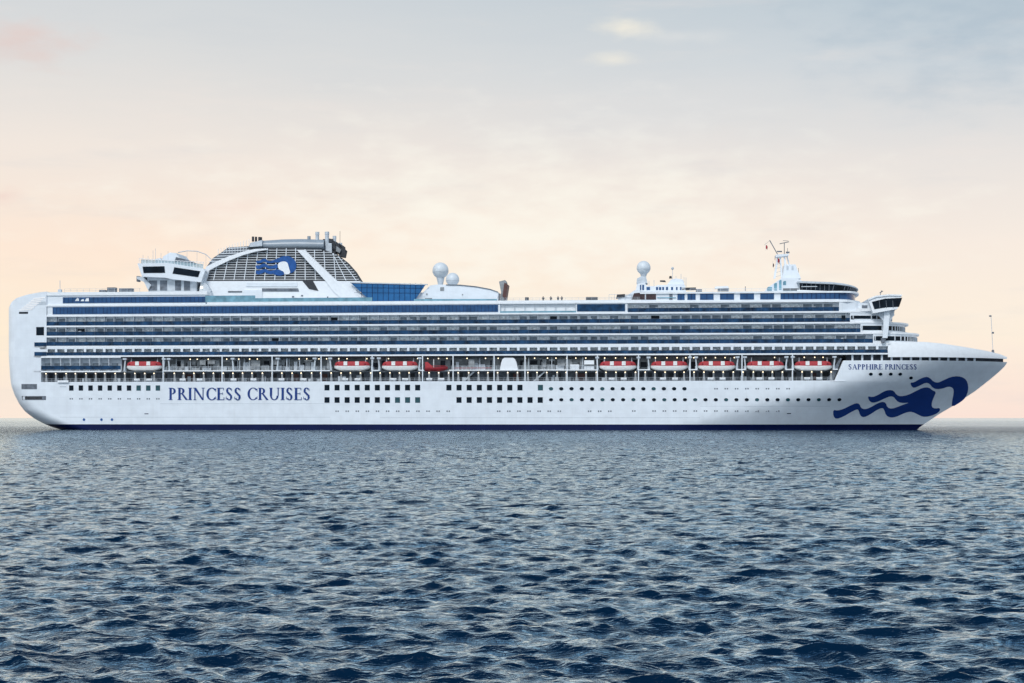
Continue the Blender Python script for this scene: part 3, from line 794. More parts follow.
# equipment, lockers and railings in the open parts
mbA, mbB = MB(), MB()
for a, b in ((168, 326), (455, 495), (522, 595)):
    x = MX(a)
    while x < MX(b) - 3:
        w = random.uniform(.8, 2.6); h = random.uniform(.8, 2.8)
        (mbA if random.random() < .55 else mbB).box(x, x + w, 2.7, random.uniform(3.6, 4.5), ZB + .05, ZB + h)
        x += w + random.uniform(.1, 1.3)
mbA.each('deck_locker', GREYW, bd); mbB.each('winch_gear', WARMG, bd)
for a, b in ((166, 330), (451, 500), (518, 597)):
    rail(MB(), MX(a), MX(b), .5, ZB + .16, 1.1, 1.1, 3, .035).build('railing', GREYW, bd)
for a, b in ((452, 491),): MB().box(MX(a), MX(b), .55, .62, ZB + .5, ZB + .75).build('dodger_strip', DRED, bd)
rail(MB(), MX(42), XB(14.5) - 1, .15, ZH + .02, .95, 1.45, 2, .028).build('promenade_railing', GREYW, bd)
# pipes, frames and boxes that crowd the open gallery and the promenade
fa, fb = MB(), MB()
for a, b in ((168, 328), (455, 498), (520, 596)):
    for _ in range(int((b - a) / 5)):
        x = random.uniform(MX(a), MX(b)); y = random.uniform(.9, 3.5)
        if random.random() < .5: fa.box(x, x + random.uniform(.1, .22), y, y + .2, ZB + .05, LV[0] - .8)
        else: fb.box(x, x + random.uniform(.8, 2.4), y, y + .12, ZB + random.uniform(.5, 3), ZB + random.uniform(3.05, 3.25))
for _ in range(42):
    x = random.uniform(XA + 3, XB(15) - 4); y = random.uniform(1.2, 3.2)
    fa.box(x, x + random.uniform(.3, 1.3), y, y + .5, ZH + .08, ZH + random.uniform(.7, 2.0))
fa.each('deck_fitting', GREYW, bd); fb.each('stowed_frame', WARMG, bd)
# white hood-shaped housing, life-raft canisters
hood = [(500, 369.7), (501, 363), (502.5, 359), (504.5, 357.8), (513, 357.8), (515, 359), (516.5, 363), (518, 369.7)]
MB().profpx(hood, .2, 2.6).build('hood_housing', WHITE2, bd)
MB().box(MX(570), MX(579), .8, 2.4, ZB + .2, ZB + 1.6).build('white_locker', WHITE2, bd)
MB().box(MX(584), MX(594), .8, 2.4, ZB + .2, ZB + 1.1).build('white_locker', WHITE2, bd)
MB().box(MX(584), MX(594), .8, 2.4, ZB + 1.6, ZB + 2.8).build('white_locker', WHITE2, bd)
P0 = None
for c in [a + (b - a) * t for a, b in boats for t in (.33, .66)] + [182, 199, 233, 253, 281, 303, 429, 441]:
    if P0 is None:
        mb = MB().tube((-.85, 1, .45), (.85, 1, .45), .4, 12).box(-.12, -.04, .58, 1.42, 0, .9).box(.3, .38, .58, 1.42, 0, .9); P0 = mb.build('liferaft_canister', WHITE2, bd, True); o = P0
    else: o = dupe(P0, 'liferaft_canister', bd, (0, 0, 0))
    o.location = (MX(c), -.2, ZH + .1)
# frames that carry the lamps
P0 = L0 = None
i = 0
for px in np.arange(45.5, 834, 9.83):
    i += 1; x = MX(px) + random.uniform(-.15, .15)
    if P0 is None:
        P0 = MB().ext([(-.42, .7, 0), (.42, .7, 0), (.2, .7, 1.6), (.3, .7, 2.4), (-.3, .7, 2.4), (-.2, .7, 1.6)], [(-.42, 1.1, 0), (.42, 1.1, 0), (.2, 1.1, 1.6), (.3, 1.1, 2.4), (-.3, 1.1, 2.4), (-.2, 1.1, 1.6)]).build('lamp_frame', mat('lamp_frame_grey', (.33, .35, .37), .6, .2, 1), bd); o = P0
        L0 = MB().sph((0, .45, 2.45), .17, 10, 6).build('promenade_lamp', LAMP, bd, True); l = L0
    else: o = dupe(P0, 'lamp_frame', bd, (0, 0, 0)); l = dupe(L0, 'promenade_lamp', bd, (0, 0, 0))
    o.location = l.location = (x, .1, ZH + .05)
L1 = None
for px in np.arange(168, 834, 9.95):
    if random.random() < .25: continue
    if L1 is None: L1 = MB().sph((0, 0, 0), .16, 10, 6).build('ceiling_lamp', LAMP, bd, True); l = L1
    else: l = dupe(L1, 'ceiling_lamp', bd, (0, 0, 0))
    l.location = (MX(px) + random.uniform(-.5, .5), .75, LV[0] - 1.05)
for a, b in ((463, 475), (533, 546)):
    MB().profpx([(a, 381), (a + 2, 381), (b, 371.5), (b - 2, 371.5)], 1.2, 2.2).build('stair', GREYW, bd)
MB().profpx([(826, 381.5), (833, 381.5), (842, 358), (840, 358)], 1.0, 3.0).build('end_stair', MIDG, bd)

# ---- lifeboats
def make_boat(name, L=11.0):
    root = empty(name)
    n = 28; hl = L / 2
    def wd(s): return 1.75 * max(0, 1 - abs(s) ** 5) ** .8 + .02
    rows = []
    for i in range(n + 1):
        s = -1 + 2 * i / n; w = wd(s); zk = .1 + .95 * abs(s) ** 5; zg = 1.55 + .12 * s * s
        rows.append([(s * hl * (1 - .03), y * w, zk + (zg - zk) * t) for y, t in ((0, 0), (-.6, .03), (-.9, .16), (-1, .4), (-1.01, 1))])
    def m2(rows): return [[(x, -y, z) for x, y, z in r] for r in rows]
    MB().grid(rows).grid(m2(rows)).grid([[r[-1] for r in rows], [r[-1] for r in m2(rows)]]).build('boat_hull', BOATW, root, True)
    rows = []
    for i in range(n + 1):
        s = -1 + 2 * i / n; w = wd(s) * .97; h = 1.35 * max(0, 1 - abs(s) ** 7) ** .6 + .03
        z0 = 1.56 + .12 * s * s
        rows.append([(s * hl * .965, y * w, z0 + h * t) for y, t in ((-1, 0), (-1, .55), (-.9, .85), (-.5, .98), (0, 1))])
    MB().grid(rows).grid(m2(rows)).build('canopy', RED, root, True)
    for c in (-.31, .31):
        x = c * hl
        MB().ext([(x - .56, -1.84, 1.72), (x + .56, -1.84, 1.72), (x + .54, -1.8, 2.88), (x - .54, -1.8, 2.88)], [(x - .56, 1.84, 1.72), (x + .56, 1.84, 1.72), (x + .54, 1.8, 2.88), (x - .54, 1.8, 2.88)]).build('canopy_hatch', BOATW, root)
    mb = MB()
    for x in (-4, -3.2, -.6, .1, .7, 3.2, 4): mb.box(x - .18, x + .18, -1.58 if abs(x) < 3 else -1.45, 1.45, 2.0, 2.22)
    mb.build('window', GLASS, root)
    MB().box(-hl * .93, hl * .93, -.06, .06, .02, .45).tube((hl * .84, 0, .3), (hl * .84 + .1, 0, .3), .3).build('keel', SOOT, root)
    for s in (-1, 1): MB().tube((s * hl * .72, 0, 2.5), (s * hl * .72, 0, 4.0), .07).box(s * hl * .72 - .18, s * hl * .72 + .18, -.2, .2, 2.7, 3.1).build('lifting_hook', GREYW, root)
    return root
def copy_tree(o, parent=None):
    c = o.copy(); COL.objects.link(c); c.parent = parent
    for ch in list(o.children): copy_tree(ch, c)
    return c
LBL = ['red-topped white lifeboat nearest the stern, hanging left of the large blue lettering',
       'red-topped white lifeboat just right of the large blue lettering, left of another lifeboat',
       'red-topped white lifeboat hanging directly left of the small all-red rescue boat',
       'red-topped white lifeboat beside the white lockers, leftmost of the five towards the bow',
       'red-topped white lifeboat, second from the left of the five towards the bow',
       'red-topped white lifeboat, middle one of the five towards the bow',
       'red-topped white lifeboat, second nearest the bow',
       'red-topped white lifeboat nearest the bow, beside the slanted end of its opening']
b0 = make_boat('lifeboat')
for i, (a, b) in enumerate(boats):
    o = b0 if i == 0 else copy_tree(b0)
    if i: o.name = 'lifeboat'
    x = MX((a + b) / 2, -.9); z = M(a, 371.3, -.9)[1]
    o.location = WL(x, .85, z); o.rotation_euler = (0, 0, -TH)
    tag(o, LBL[i], 'lifeboat', 'lifeboats hanging along the side of the ship')
rb = empty('rescue_boat', WL(MX(436, 0), 1.0, M(436, 371.4)[1]), -TH)
tag(rb, 'small all-red rescue boat under a davit post, right of the midships lifeboats', 'rescue boat')
rows = []
for i in range(21):
    s = -1 + 2 * i / 20; w = 1.15 * (1 - max(0, s) ** 3) * (1 - .25 * max(0, -s) ** 2); zk = .05 + .7 * max(0, s) ** 3; zg = 1.2 + .25 * max(0, s)
    rows.append([(s * 3.3, y * w, zk + (zg - zk) * t) for y, t in ((0, 0), (-.7, .2), (-1, .6), (-1.02, 1), (-.8, 1.02))])
m2 = [[(x, -y, z) for x, y, z in r] for r in rows]
MB().grid(rows).grid(m2).grid([[r[-1] for r in rows], [r[-1] for r in m2]]).build('boat_hull', DRED, rb, True)
MB().prof([(-3.2, 1.2), (-3.3, 2.7), (-2.6, 2.8), (-1.6, 1.9), (-.9, 1.2)], -.8, .8).build('console', RED, rb)
MB().tube((-3.0, -.7, 1.6), (2.8, -.7, 1.6), .07).tube((-3.0, .7, 1.6), (2.8, .7, 1.6), .07).build('grab_rail', RED, rb)
MB().tube((-.8, 0, 1.2), (-.8, 0, 3.6), .12).build('lifting_post', BOATW, rb)

# ---- aft night-club pod on its stalk
pod = empty('aft_lounge', parent=ship)
MB().profpx([(137.4, 263.4), (166, 262.9), (172, 263.6), (203, 268.5), (205, 271), (201, 282), (198, 281.8), (172, 279.2), (165, 277.6), (142, 276.6)], 3, BW - 3).build('lounge_shell', WHITE, pod)
MB().profpx([(142.5, 266.6), (164.4, 266.2), (165, 272.8), (143.6, 273)], 2.9, 3.05).build('window', GLASS, pod)
MB().profpx([(174.3, 267.2), (200.2, 271.2), (198, 277.2), (172.5, 273.6)], 2.9, 3.05).build('window', GLASS, pod)
MB().profpx([(147, 277), (197, 281), (196.5, 291.5), (148.5, 291.5)], 5, BW - 5).build('stalk', GREYW, pod)
mb = MB()
for a, b in ((149, 157), (160, 167), (175, 181), (184, 190)): mb.profpx([(a, 280.5), (b, 280.5), (b, 290.5), (a, 290.5)], 4.9, 5.05)
mb.each('stalk_window', MIDG, pod)
MB().profpx([(136.5, 276.6), (143, 276.6), (151, 285), (148, 290), (144, 282), (137, 279)], 4.5, BW - 4.5).build('strut', GREYW, pod)
MB().profpx([(136.5, 276), (139, 276), (138.5, 281.5), (136.5, 281.5)], 6, 8).build('dark_fitting', MIDG, pod)
mb = MB().profpx([(139, 258.3), (204, 262), (204, 262.5), (139, 258.8)], 3.4, 3.5)
for px in np.arange(139, 204, 3.2): mb.profpx([(px, 258.3 + (px - 139) * .057), (px + .35, 258.3 + (px - 139) * .057), (px + .35, 268), (px, 268)], 3.4, 3.5)
mb.build('roof_railing', WHITE2, pod)
MB().profpx([(141, 259.5), (172, 261), (203, 264), (203, 269), (172, 264.5), (141, 264)], 3.6, 3.66).build('glass_screen', mat('pale_screen_glass', (.42, .55, .60), .15, .2, 1, alpha=.6), pod)
mb = MB().profpx([(163, 256.5), (170, 252.5), (176, 253), (180, 258), (178, 265), (161, 264)], 9, 20)
mb.profpx([(155, 259), (160, 258), (163, 264), (155, 264)], 7, 10)
mb.build('roof_house', WHITE, pod)
mb = MB().profpx([(176, 257), (188, 260), (195, 263), (186, 266), (174, 263)], 6, 9); mb.build('roof_locker', MIDG, pod)
mb = MB()
pts = [(178, 252.5), (187, 250.8), (197, 251.2), (206, 254.5), (212, 260), (214, 266)]
for a, b in zip(pts, pts[1:]):
    for q in (8, 14):
        A = M(*a, q); B = M(*b, q); mb.tube((A[0], q, A[1]), (B[0], q, B[1]), .13, 6)
for px, py in pts[1:-1]:
    A = M(px, py, 8); mb.tube((A[0], 8, A[1]), (A[0], 8, M(px, 266, 8)[1]), .05, 6)
for px, t in ((143, 255), (153, 250.5), (155.5, 248.5), (161, 253), (168, 251), (148, 256)):
    A = M(px, t, 6); mb.tube((A[0], 6, A[1]), (A[0], 6, M(px, 264, 6)[1]), .06, 6)
mb.build('rooftop_frame', GREYW, pod)
MB().profpx([(201, 281), (207, 284), (211, 291), (206, 296), (199, 292)], 4, 8).build('side_bracket', GREYW, pod)
l = M(201.5, 287.5, 3.9); MB().sph((l[0], 3.8, l[1]), .35, 10, 6).build('flood_lamp', LAMP, pod, True)

# ---- funnel and its louvred casing
fun = empty('funnel', parent=ship)
Q0 = 7.0
base = [(204, 281), (360.5, 281), (356, 291), (372, 302), (196, 302), (199, 293)]
MB().profpx([(204, 281), (330, 281), (345, 302), (196, 302), (199, 293)], 12, BW - 5.5).build('base_house', WHITE2, fun)
MB().profpx(base, 5.5, 12.5).build('base_house', WHITE2, fun)
MB().profpx([(302.5, 281), (313, 281), (318.5, 291), (309, 289)], 5.38, 5.52).build('base_slot', SOOT, fun)
MB().profpx([(262, 288.3), (298, 288.3), (299, 291.5), (262, 291.5)], 5.38, 5.52).build('base_recess', MIDG, fun)
MB().profpx([(247, 282.5), (297, 282.5), (297, 286.5), (246, 286.5)], 5.3, 5.52).build('base_panel', WHITE, fun)
MB().profpx([(244, 290), (262, 290), (262, 299), (240, 299)], 5.2, 5.52).build('base_panel', WHITE, fun)
mb = MB()
for px, py, w in ((292, 296, 2), (301, 295, 2), (327, 296.5, 1.2), (228, 291, 14)): mb.profpx([(px, py), (px + w, py), (px + w, py + 1.4), (px, py + 1.4)], 5.36, 5.52)
mb.each('base_fitting', MIDG, fun)
casing = [(206, 280.6), (209, 268.5), (225, 260), (248, 251.5), (266, 248), (297, 248), (326, 250.5), (336, 254), (346, 262), (354, 271), (360, 280.6)]
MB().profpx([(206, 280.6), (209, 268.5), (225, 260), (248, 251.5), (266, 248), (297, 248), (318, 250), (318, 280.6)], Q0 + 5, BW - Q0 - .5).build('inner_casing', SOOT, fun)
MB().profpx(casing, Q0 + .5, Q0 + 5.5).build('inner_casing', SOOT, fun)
def xr(py, poly):   # horizontal extent of a px polygon
    xs = []
    for a, b in zip(poly, poly[1:] + poly[:1]):
        if (a[1] - py) * (b[1] - py) < 0: xs.append(a[0] + (b[0] - a[0]) * (py - a[1]) / (b[1] - a[1]))
    return (min(xs), max(xs)) if xs else None
mb = MB(); py = 279.2
while py > 250:
    r = xr(py, casing)
    if r:
        mb.profpx([(r[0] + .5, py + .45), (r[1] - .3, py + .45), (r[1] - .5, py - .45), (r[0] + 1, py - .45)], Q0 + .05, Q0 + .45)
    py -= 2.42
mb.build('louvre_slat', LATTICE, fun)
mb = MB()
for k in range(15):
    pb = 213 + k * 10.2; pt = pb + (278 - pb) * .08 + 2 if pb < 337 else pb - (pb - 325) * .75
    for p0_ in (0,):
        # clip to casing top
        top_ = 280.6
        while top_ > 248:
            f = (280.6 - top_) / 32; px = pb + (pt - pb) * f; r = xr(top_ - .01, casing)
            if r is None or not (r[0] < px < r[1]): break
            top_ -= .5
        f = (280.6 - top_) / 32; px = pb + (pt - pb) * f
        if 280.6 - top_ > 3: mb.profpx([(pb, 280.4), (pb + .8, 280.4), (px + .7, top_ + .6), (px, top_ + .6)], Q0 - .05, Q0 + .04)
mb.build('louvre_mullion', WHITE, fun)
MB().profpx([(205, 280), (340, 280), (340, 281.4), (205, 281.4)], Q0 - .3, Q0 + .2).build('sill', SOOT, fun)
arch = [(204.5, 272), (206, 266.8), (214, 262.5), (228, 256.6), (242, 251.8), (254, 249), (266, 248.4), (268, 249.6), (256, 251.4), (243, 255), (229, 260.4), (216, 266.6), (209, 270.5), (206, 281), (203.5, 281)]
MB().profpx(arch, Q0 - .9, Q0 + .1).build('arch_beam', WHITE2, fun)
MB().profpx([(297, 250), (304.5, 249.8), (316, 261), (330, 274.5), (337.5, 281.4), (350, 293), (366, 301.5), (345, 301.5), (333, 291), (325.5, 281)], Q0 - 1.9, Q0 + .1).build('raking_beam', WHITE2, fun)
# behind: stepped louvre house left of the funnel
MB().profpx([(207, 266), (213, 258), (222, 252), (228, 247.5), (250, 246), (252, 252), (230, 260)], 12, BW - 12).build('louvre_house', MIDG, fun)
mb = MB()
for k in range(6):
    y_ = 248 + k * 2.6; mb.profpx([(228 - k * 3.8, y_), (251, y_ - 1), (251, y_ - .3), (228 - k * 3.8, y_ + .8)], 11.8, 12.0)
for px in np.arange(218, 250, 2.8): mb.profpx([(px, 255 - (px - 218) * .33 - 6), (px + .4, 255 - (px - 218) * .33 - 6), (px + .4, 254), (px, 254)], 11.7, 11.8)
mb.build('stair_railing', WHITE, fun)
# grey funnel drum: round section, tapering at both ends
Lp, Rp = MX(248, 13), MX(323, 13)
rows = []
for s in [i / 24 for i in range(25)]:
    px = 248 + 76 * s
    topy = interp(px, [248, 249, 253, 262, 280, 300, 324], [247.5, 242, 240.4, 239.2, 237.8, 237.4, 238.2]); boty = interp(px, [248, 253, 275, 324], [249, 249.8, 252.6, 252.2])
    x, zt = M(px, topy, 10); _, zb = M(px, boty, 10); zc = (zt + zb) / 2; hz = (zt - zb) / 2
    rows.append([(x, HB + (HB - 9) * (abs(math.cos(a)) ** .6) * math.copysign(1, math.cos(a)), zc + hz * (abs(math.sin(a)) ** .8) * math.copysign(1, math.sin(a))) for a in [2 * math.pi * j / 32 for j in range(33)]])
mb = MB().grid(rows)
mb.v += [(rows[0][0][0], HB, sum(p[2] for p in rows[0]) / 33), (rows[-1][0][0], HB, sum(p[2] for p in rows[-1]) / 33)]
n_ = len(mb.v)
for j in range(32): mb.f.append((n_ - 2, j, j + 1)); mb.f.append((n_ - 1, 24 * 33 + j + 1, 24 * 33 + j))
mb.build('funnel_drum', FUN, fun, True)
MB().profpx([(250, 243), (262, 240), (262, 246), (249.5, 247)], 8.5, 14).build('drum_vent', GREYW, fun)
for px, top_, r_, q in ((253, 236.6, .35, 12), (256, 236.8, .35, 13), (259.5, 237, .4, 12), (261, 237.2, .35, 14)):
    a = M(px, top_, q); b = M(px, 241.5, q); MB().tube((a[0], q, b[1]), (a[0], q, a[1]), r_, 10).build('exhaust_pipe', SOOT, fun, True)
for px, top_, r_, q in ((309, 236.2, .45, 13), (317.3, 232, .55, 12), (327, 231.8, .6, 11), (334.5, 236, .5, 12), (340, 243, .6, 12)):
    a = M(px, top_, q); b = M(px, 254, q)
    o = MB().tube((a[0], q, b[1]), (a[0], q, a[1] - .1), r_, 14).tube((a[0], q, a[1] - .9), (a[0], q, a[1]), r_ * 1.12, 14).build('exhaust_pipe', GREYW if px != 309 else FUN, fun, True)
mb = MB()
for P in ([(323, 239), (326, 239), (327, 252), (322.5, 252)], [(326, 238), (333, 239), (334, 242), (326, 242)], [(332, 241), (335, 241), (335.5, 256), (332, 254)], [(326, 247), (341, 250), (341, 252.5), (326, 250)],
          [(336, 242), (339, 244), (345, 250), (343.5, 257), (340, 256.5), (335, 250)], [(339, 243), (343, 246), (343, 248), (339, 247)]):
    mb.profpx(P, 11, 15)
mb.build('uptake_framework', SOOT, fun)
MB().profpx([(327.5, 243), (331.5, 243), (332, 257), (327.5, 256)], 10.3, 11.5).build('uptake_duct', GREYW, fun)
MB().profpx([(336.5, 246), (341, 249.5), (339.5, 253), (336, 251)], 10.4, 11.2).build('uptake_duct', WARMG, fun)
a = M(340, 231, 12); b = M(340, 246, 12); c = M(346, 251.5, 12)
MB().tube((a[0], 12, b[1]), (a[0], 12, a[1]), .06, 6).tube((M(335, 251.5, 12)[0], 12, c[1]), (c[0], 12, c[1]), .07, 6).build('whip_aerial', SOOT, fun)
# funnel emblem, flat plates standing on the louvres
def FQ(P, it=1): return [(245 + x / 11.38, 225 + y / 11.38) for x, y in smoothp(P, it)]
RIB = [
 [(125,402),(160,412),(195,388),(232,380),(252,402),(285,414),(330,398),(372,380),(420,356),(500,352),(550,380),(585,430),(582,490),(560,530),(505,556),(505,500),(470,420),(380,425),(330,428),(285,436),(250,430),(225,412),(195,425),(150,440),(128,428)],
 [(122,455),(160,462),(200,440),(235,440),(262,462),(300,468),(345,450),(372,440),(372,500),(330,492),(290,500),(258,492),(225,472),(190,490),(150,502),(124,490)],
 [(124,515),(160,522),(205,500),(240,498),(265,520),(310,520),(360,500),(405,515),(440,530),(446,566),(395,578),(340,566),(318,552),(285,560),(245,548),(225,535),(190,552),(150,565),(122,552)]]
for k, P in enumerate(RIB): MB().profpx(FQ(P), Q0 - .16 - .03 * k, Q0 - .08).build('emblem_wave', LOGO2, fun)
fc = [(372,440),(405,420),(450,412),(485,428),(498,480),(520,555),(450,565),(440,530),(405,515),(378,495)]
MB().profpx(FQ(fc), Q0 - .3, Q0 - .24).build('emblem_face', WHITE2, fun)

# ---- glass screens and pool dome amidships
MB().profpx([(350.5, 282.6), (425.5, 284.6), (414, 301.5), (371, 301.5)], 4.2, 4.6).build('blue_glass_wall', BWG, ship)
mid = empty('pool_house', parent=ship)
mb = MB()
for k in range(1, 13):
    px = 356 + k * 5.4; mb.profpx([(px, 283), (px + .3, 283), (px + .3, 301.4), (px, 301.4)], 4.12, 4.2)
for py in (287.5, 292.5): mb.profpx([(354, py), (424, py + .6), (424, py + .8), (354, py + .2)], 4.1, 4.19)
mb.build('glass_mullion', NAVY, mid)
MB().profpx([(349.5, 282), (427.5, 284), (427.5, 285), (350, 283)], 4.0, 4.7).build('glass_cap', GREYW, mid)
MB().box(MX(340), MX(430), 8, BW - 8, LV[5], LV[5] + 3.8).build('pool_house_wall', GREYW, mid)
dome = [(413.5, 301.8), (430, 285.5), (436, 284.6), (446, 284.6), (460, 284.8), (476, 286.4), (490, 289), (498, 292), (497.5, 301.8)]
MB().profpx(dome, 5, BW - 5).build('dome_roof', WHITE, mid)
mb = MB()
P = [(446, 284.4), (460, 284.6), (476, 286.2), (490, 288.8), (498, 291.6)]
mb.profpx(P + [(x, y + .9) for x, y in P[::-1]], 4.8, 5.0); mb.build('roof_rim', MIDG, mid)
mb = MB()
for a, b, y0_, y1_ in ((425, 432, 298, 301.5), (486, 497, 299, 301.5), (426, 427.5, 293.5, 295), (462, 463, 294, 295.2), (440.2, 444, 287.2, 290.8)): mb.profpx([(a, y0_), (b, y0_), (b, y1_), (a, y1_)], 4.86, 5.02)
mb.each('roof_fitting', WARMG, mid)
MB().profpx([(414, 299), (497, 299), (497, 301.8), (414, 301.8)], 3.6, 3.7).build('wind_screen', TEALG, mid)
scr = empty('film_screen', parent=ship)
MB().profpx([(499, 281.5), (505, 280), (506, 282), (504, 300), (500.5, 300), (501, 292)], 9, 14).build('screen_frame', WARMG, scr)
MB().profpx([(504.4, 282.5), (507.8, 284.5), (505.4, 300), (502.5, 296)], 8.6, 14.4).build('screen_back', BROWN, scr)
DOMEM = mat('radome_shell', (.60, .65, .69), .45, .06, .8)
def radome(px, py, rpx, q, foot, name='radome', m=DOMEM):
    x, z = M(px, py, q); r = rpx * (D / F); e = empty(name, parent=ship)
    MB().sph((x, q, z), r, 28, 18).build('dome_shell', m, e, True)
    MB().tube((x, q, M(px, foot, q)[1]), (x, q, z - r * .7), r * .28, 14, r * .55).build('pedestal', GREYW, e, True)
    MB().tube((x, q, z - r * .22), (x, q, z - r * .16), r * 1.012, 28).build('seam_ring', GREYW, e, True)
radome(440.5, 270.5, 8.2, 8, 286); radome(452.5, 279.5, 7, 20, 287)
radome(643.6, 267.8, 7.0, 10, 279)

# ---- forward top house, lounge and mast
th = empty('forward_top_house', parent=ship)
z5 = LV[5] + .25; zr = M(740, 291.6, 1)[1]
MB().plan(front_plan(MX(633, 1.0), MX(838, 1), MX(853, HB), 1.0), z5, zr - .5).build('house_wall', WHITE, th)
MB().plan(front_plan(MX(640, .6), MX(842, .6), MX(857, HB), .6), zr - .5, zr).build('roof_edge', WHITE2, th)
za, zb_ = M(740, 299.6, 1)[1], M(740, 293.4, 1)[1]
for a, b in ((677.4, 684.6), (687.4, 695.6), (700, 713.6), (720, 734), (740, 754), (760.2, 774)):
    MB().box(MX(a, 1), MX(b, 1), .9, 1.1, za, zb_).build('window', BGLASS, th)
    MB().box(MX((a + b) / 2, 1) - .06, MX((a + b) / 2, 1) + .06, .86, .92, za, zb_).build('window_bar', NAVY, th)
MB().plan(front_plan(MX(780.5, 1), MX(838.3, 1), MX(853.6, HB), .93), za, zb_).build('curved_window', BGLASS, th)
mb = MB()
for a in np.arange(784, 842, 4.6): mb.box(MX(a, 1) - .06, MX(a, 1) + .06, .84, .92, za, zb_)
mb.each('window_bar', NAVY, th)
MB().profpx([(634, 293.2), (638, 292.8), (656, 292.8), (656, 299.6), (631.5, 299.6)], .86, 1.1).build('brown_window', mat('brown_glass', (.05, .028, .03), .15, .3, 1), th)
MB().profpx([(644.8, 293), (646, 293), (646, 299.6), (644.8, 299.6)], .8, .86).build('window_bar', GREYW, th)
MB().profpx([(669.3, 292.5), (672.5, 292.5), (672.5, 299.8), (669.3, 299.8)], .88, 1.02).build('doorway', MIDG, th)
MB().profpx([(657, 297.2), (676, 297.2), (676, 297.9), (657, 297.9)], .7, .8).build('grab_rail', TEALG, th)
# stepped aft end with gear
MB().profpx([(609, 301), (618, 300), (619, 296), (628, 295), (634, 290.5), (640, 289), (640, 301.5), (609, 302.5)], 2.2, BW - 2.2).build('aft_step', WHITE, th)
mb = MB().profpx([(617, 294.5), (625, 294), (624.5, 297), (616, 299)], 1.9, 2.3).profpx([(586, 297), (597.5, 297), (597.5, 300.5), (586, 300.5)], 1.5, 3).profpx([(525, 297.2), (528.6, 297.2), (528.6, 301), (525, 301)], 2, 3)
mb.build('deck_gear', SOOT, th)
mb = MB(); rail(mb, MX(609, 2), MX(640, 2), 2.0, M(620, 300, 2)[1], 1.6, 1.6, 2, .05); mb.build('railing', GREYW, th)
MB().profpx([(635.5, 291.8), (637, 283.5), (645, 282.6), (646.5, 286), (656, 286.2), (657, 285), (685, 285), (686, 291.8)], 4, BW - 4).build('upper_house', WHITE, th)
mb = MB()
for a, b in ((640, 641.2), (642.2, 644), (646.5, 650), (656, 658), (659, 661.2), (662.2, 664), (666, 668), (671, 673), (676, 677.5), (680, 681.5)): mb.profpx([(a, 284.8 if a < 645 else 287), (b, 284.8 if a < 645 else 287), (b, 290), (a, 290)], 3.9, 4.02)
mb.each('upper_house_window', BGLASS, th)
MB().profpx([(637, 278.5), (641, 276.4), (646, 276.4), (647.5, 283), (636.5, 283)], 7, 14).build('radome_base', GREYW, th)
MB().profpx([(667, 284.8), (671, 279.6), (676, 278.4), (683, 279.6), (684.5, 284.8)], 6, 22).build('lattice_house', WHITE, th)
mb = MB().profpx([(660, 280.3), (665, 280.3), (666, 282), (660, 281.6)], 6, 7).profpx([(669.5, 276), (671.6, 276), (672, 278.3), (669, 278.3)], 6, 7)
mb.profpx([(682, 287.6), (696, 287.4), (696, 289.8), (682, 290.2)], 4, 5); mb.build('roof_gear', SOOT, th)
mb = MB()
def pole(px, pt, pb, q=8, r=.07):
    a = M(px, pt, q); b = M(px, pb, q); mb.tube((a[0], q, b[1]), (a[0], q, a[1]), r, 6)
for px, pt in ((672.5, 268), (676, 276), (681, 274), (684, 277), (686, 277.5), (649, 281), (654, 280)): pole(px, pt, 287)
a = M(672.5, 268.4, 8); mb.sph((a[0], 8, a[1]), .42, 12, 8)
mb.build('aerial', GREYW, th)
mb = MB(); rail(mb, MX(690, 1.5), MX(800, 1.5), 1.5, zr, .9, 2.2, 2, .035)
mb.build('railing', WHITE, th)
mb = MB().profpx([(696, 289.2), (702, 289.2), (702, 291.6), (696, 291.6)], 3, 6).profpx([(718, 288.6), (729, 288.2), (729, 290.6), (718, 290.6)], 3, 6).profpx([(745, 286.4), (745.7, 286.4), (745.7, 291), (745, 291)], 3, 3.3)
mb.each('roof_gear', MIDG, th)
MB().profpx([(715, 286.5), (728, 286), (729, 288), (715, 288.5)], 3, 6).build('roof_canopy', WHITE2, th)
# observation lounge: drum of dark glass with overhanging roof
lg = empty('observation_lounge', parent=ship)
def drum(px0, pxs, pxt, y0, zlo, zhi, grow=0):
    return front_plan(MX(px0, y0), MX(pxs, y0), MX(pxt, HB), y0)
z_a, z_b, z_c, z_d = zr, M(830, 289.4, 2)[1], M(830, 281.6, 2)[1], M(830, 278.6, 2)[1]
def solid(P, Q, z0, z1): return MB().ext([(x, y, z0) for x, y in P], [(x, y, z1) for x, y in Q])
Pa = front_plan(MX(797, 3), MX(833, 3), MX(854.5, HB), 3.0); Pb = front_plan(MX(797, 2), MX(835, 2), MX(857, HB), 2.0)
def rake(mb, z0):
    a, b = MX(806), MX(857, HB)
    mb.v = [(x, y, z - (1.5 * (max(0, (x - a) / (b - a)) ** 1.7) if z > z0 else 0)) for x, y, z in mb.v]; return mb
rake(MB().plan(Pa, z_a, z_b), z_a + .1).build('lounge_base', WHITE2, lg)
rake(solid(front_plan(MX(800, 3), MX(832.5, 3), MX(854, HB), 3.1), front_plan(MX(800, 2.1), MX(834.5, 2.1), MX(856, HB), 2.2), z_b, z_c), 0).build('lounge_glass', GLASS, lg)
for (x, y), (x2, y2) in zip(front_plan(MX(800, 3), MX(832.5, 3), MX(854, HB), 3.02)[1:14], front_plan(MX(800, 2.1), MX(834.5, 2.1), MX(856, HB), 2.12)[1:14]): rake(MB().tube((x, y, z_b), (x2, y2, z_c), .1, 6), 0).build('glass_post', MIDG, lg)
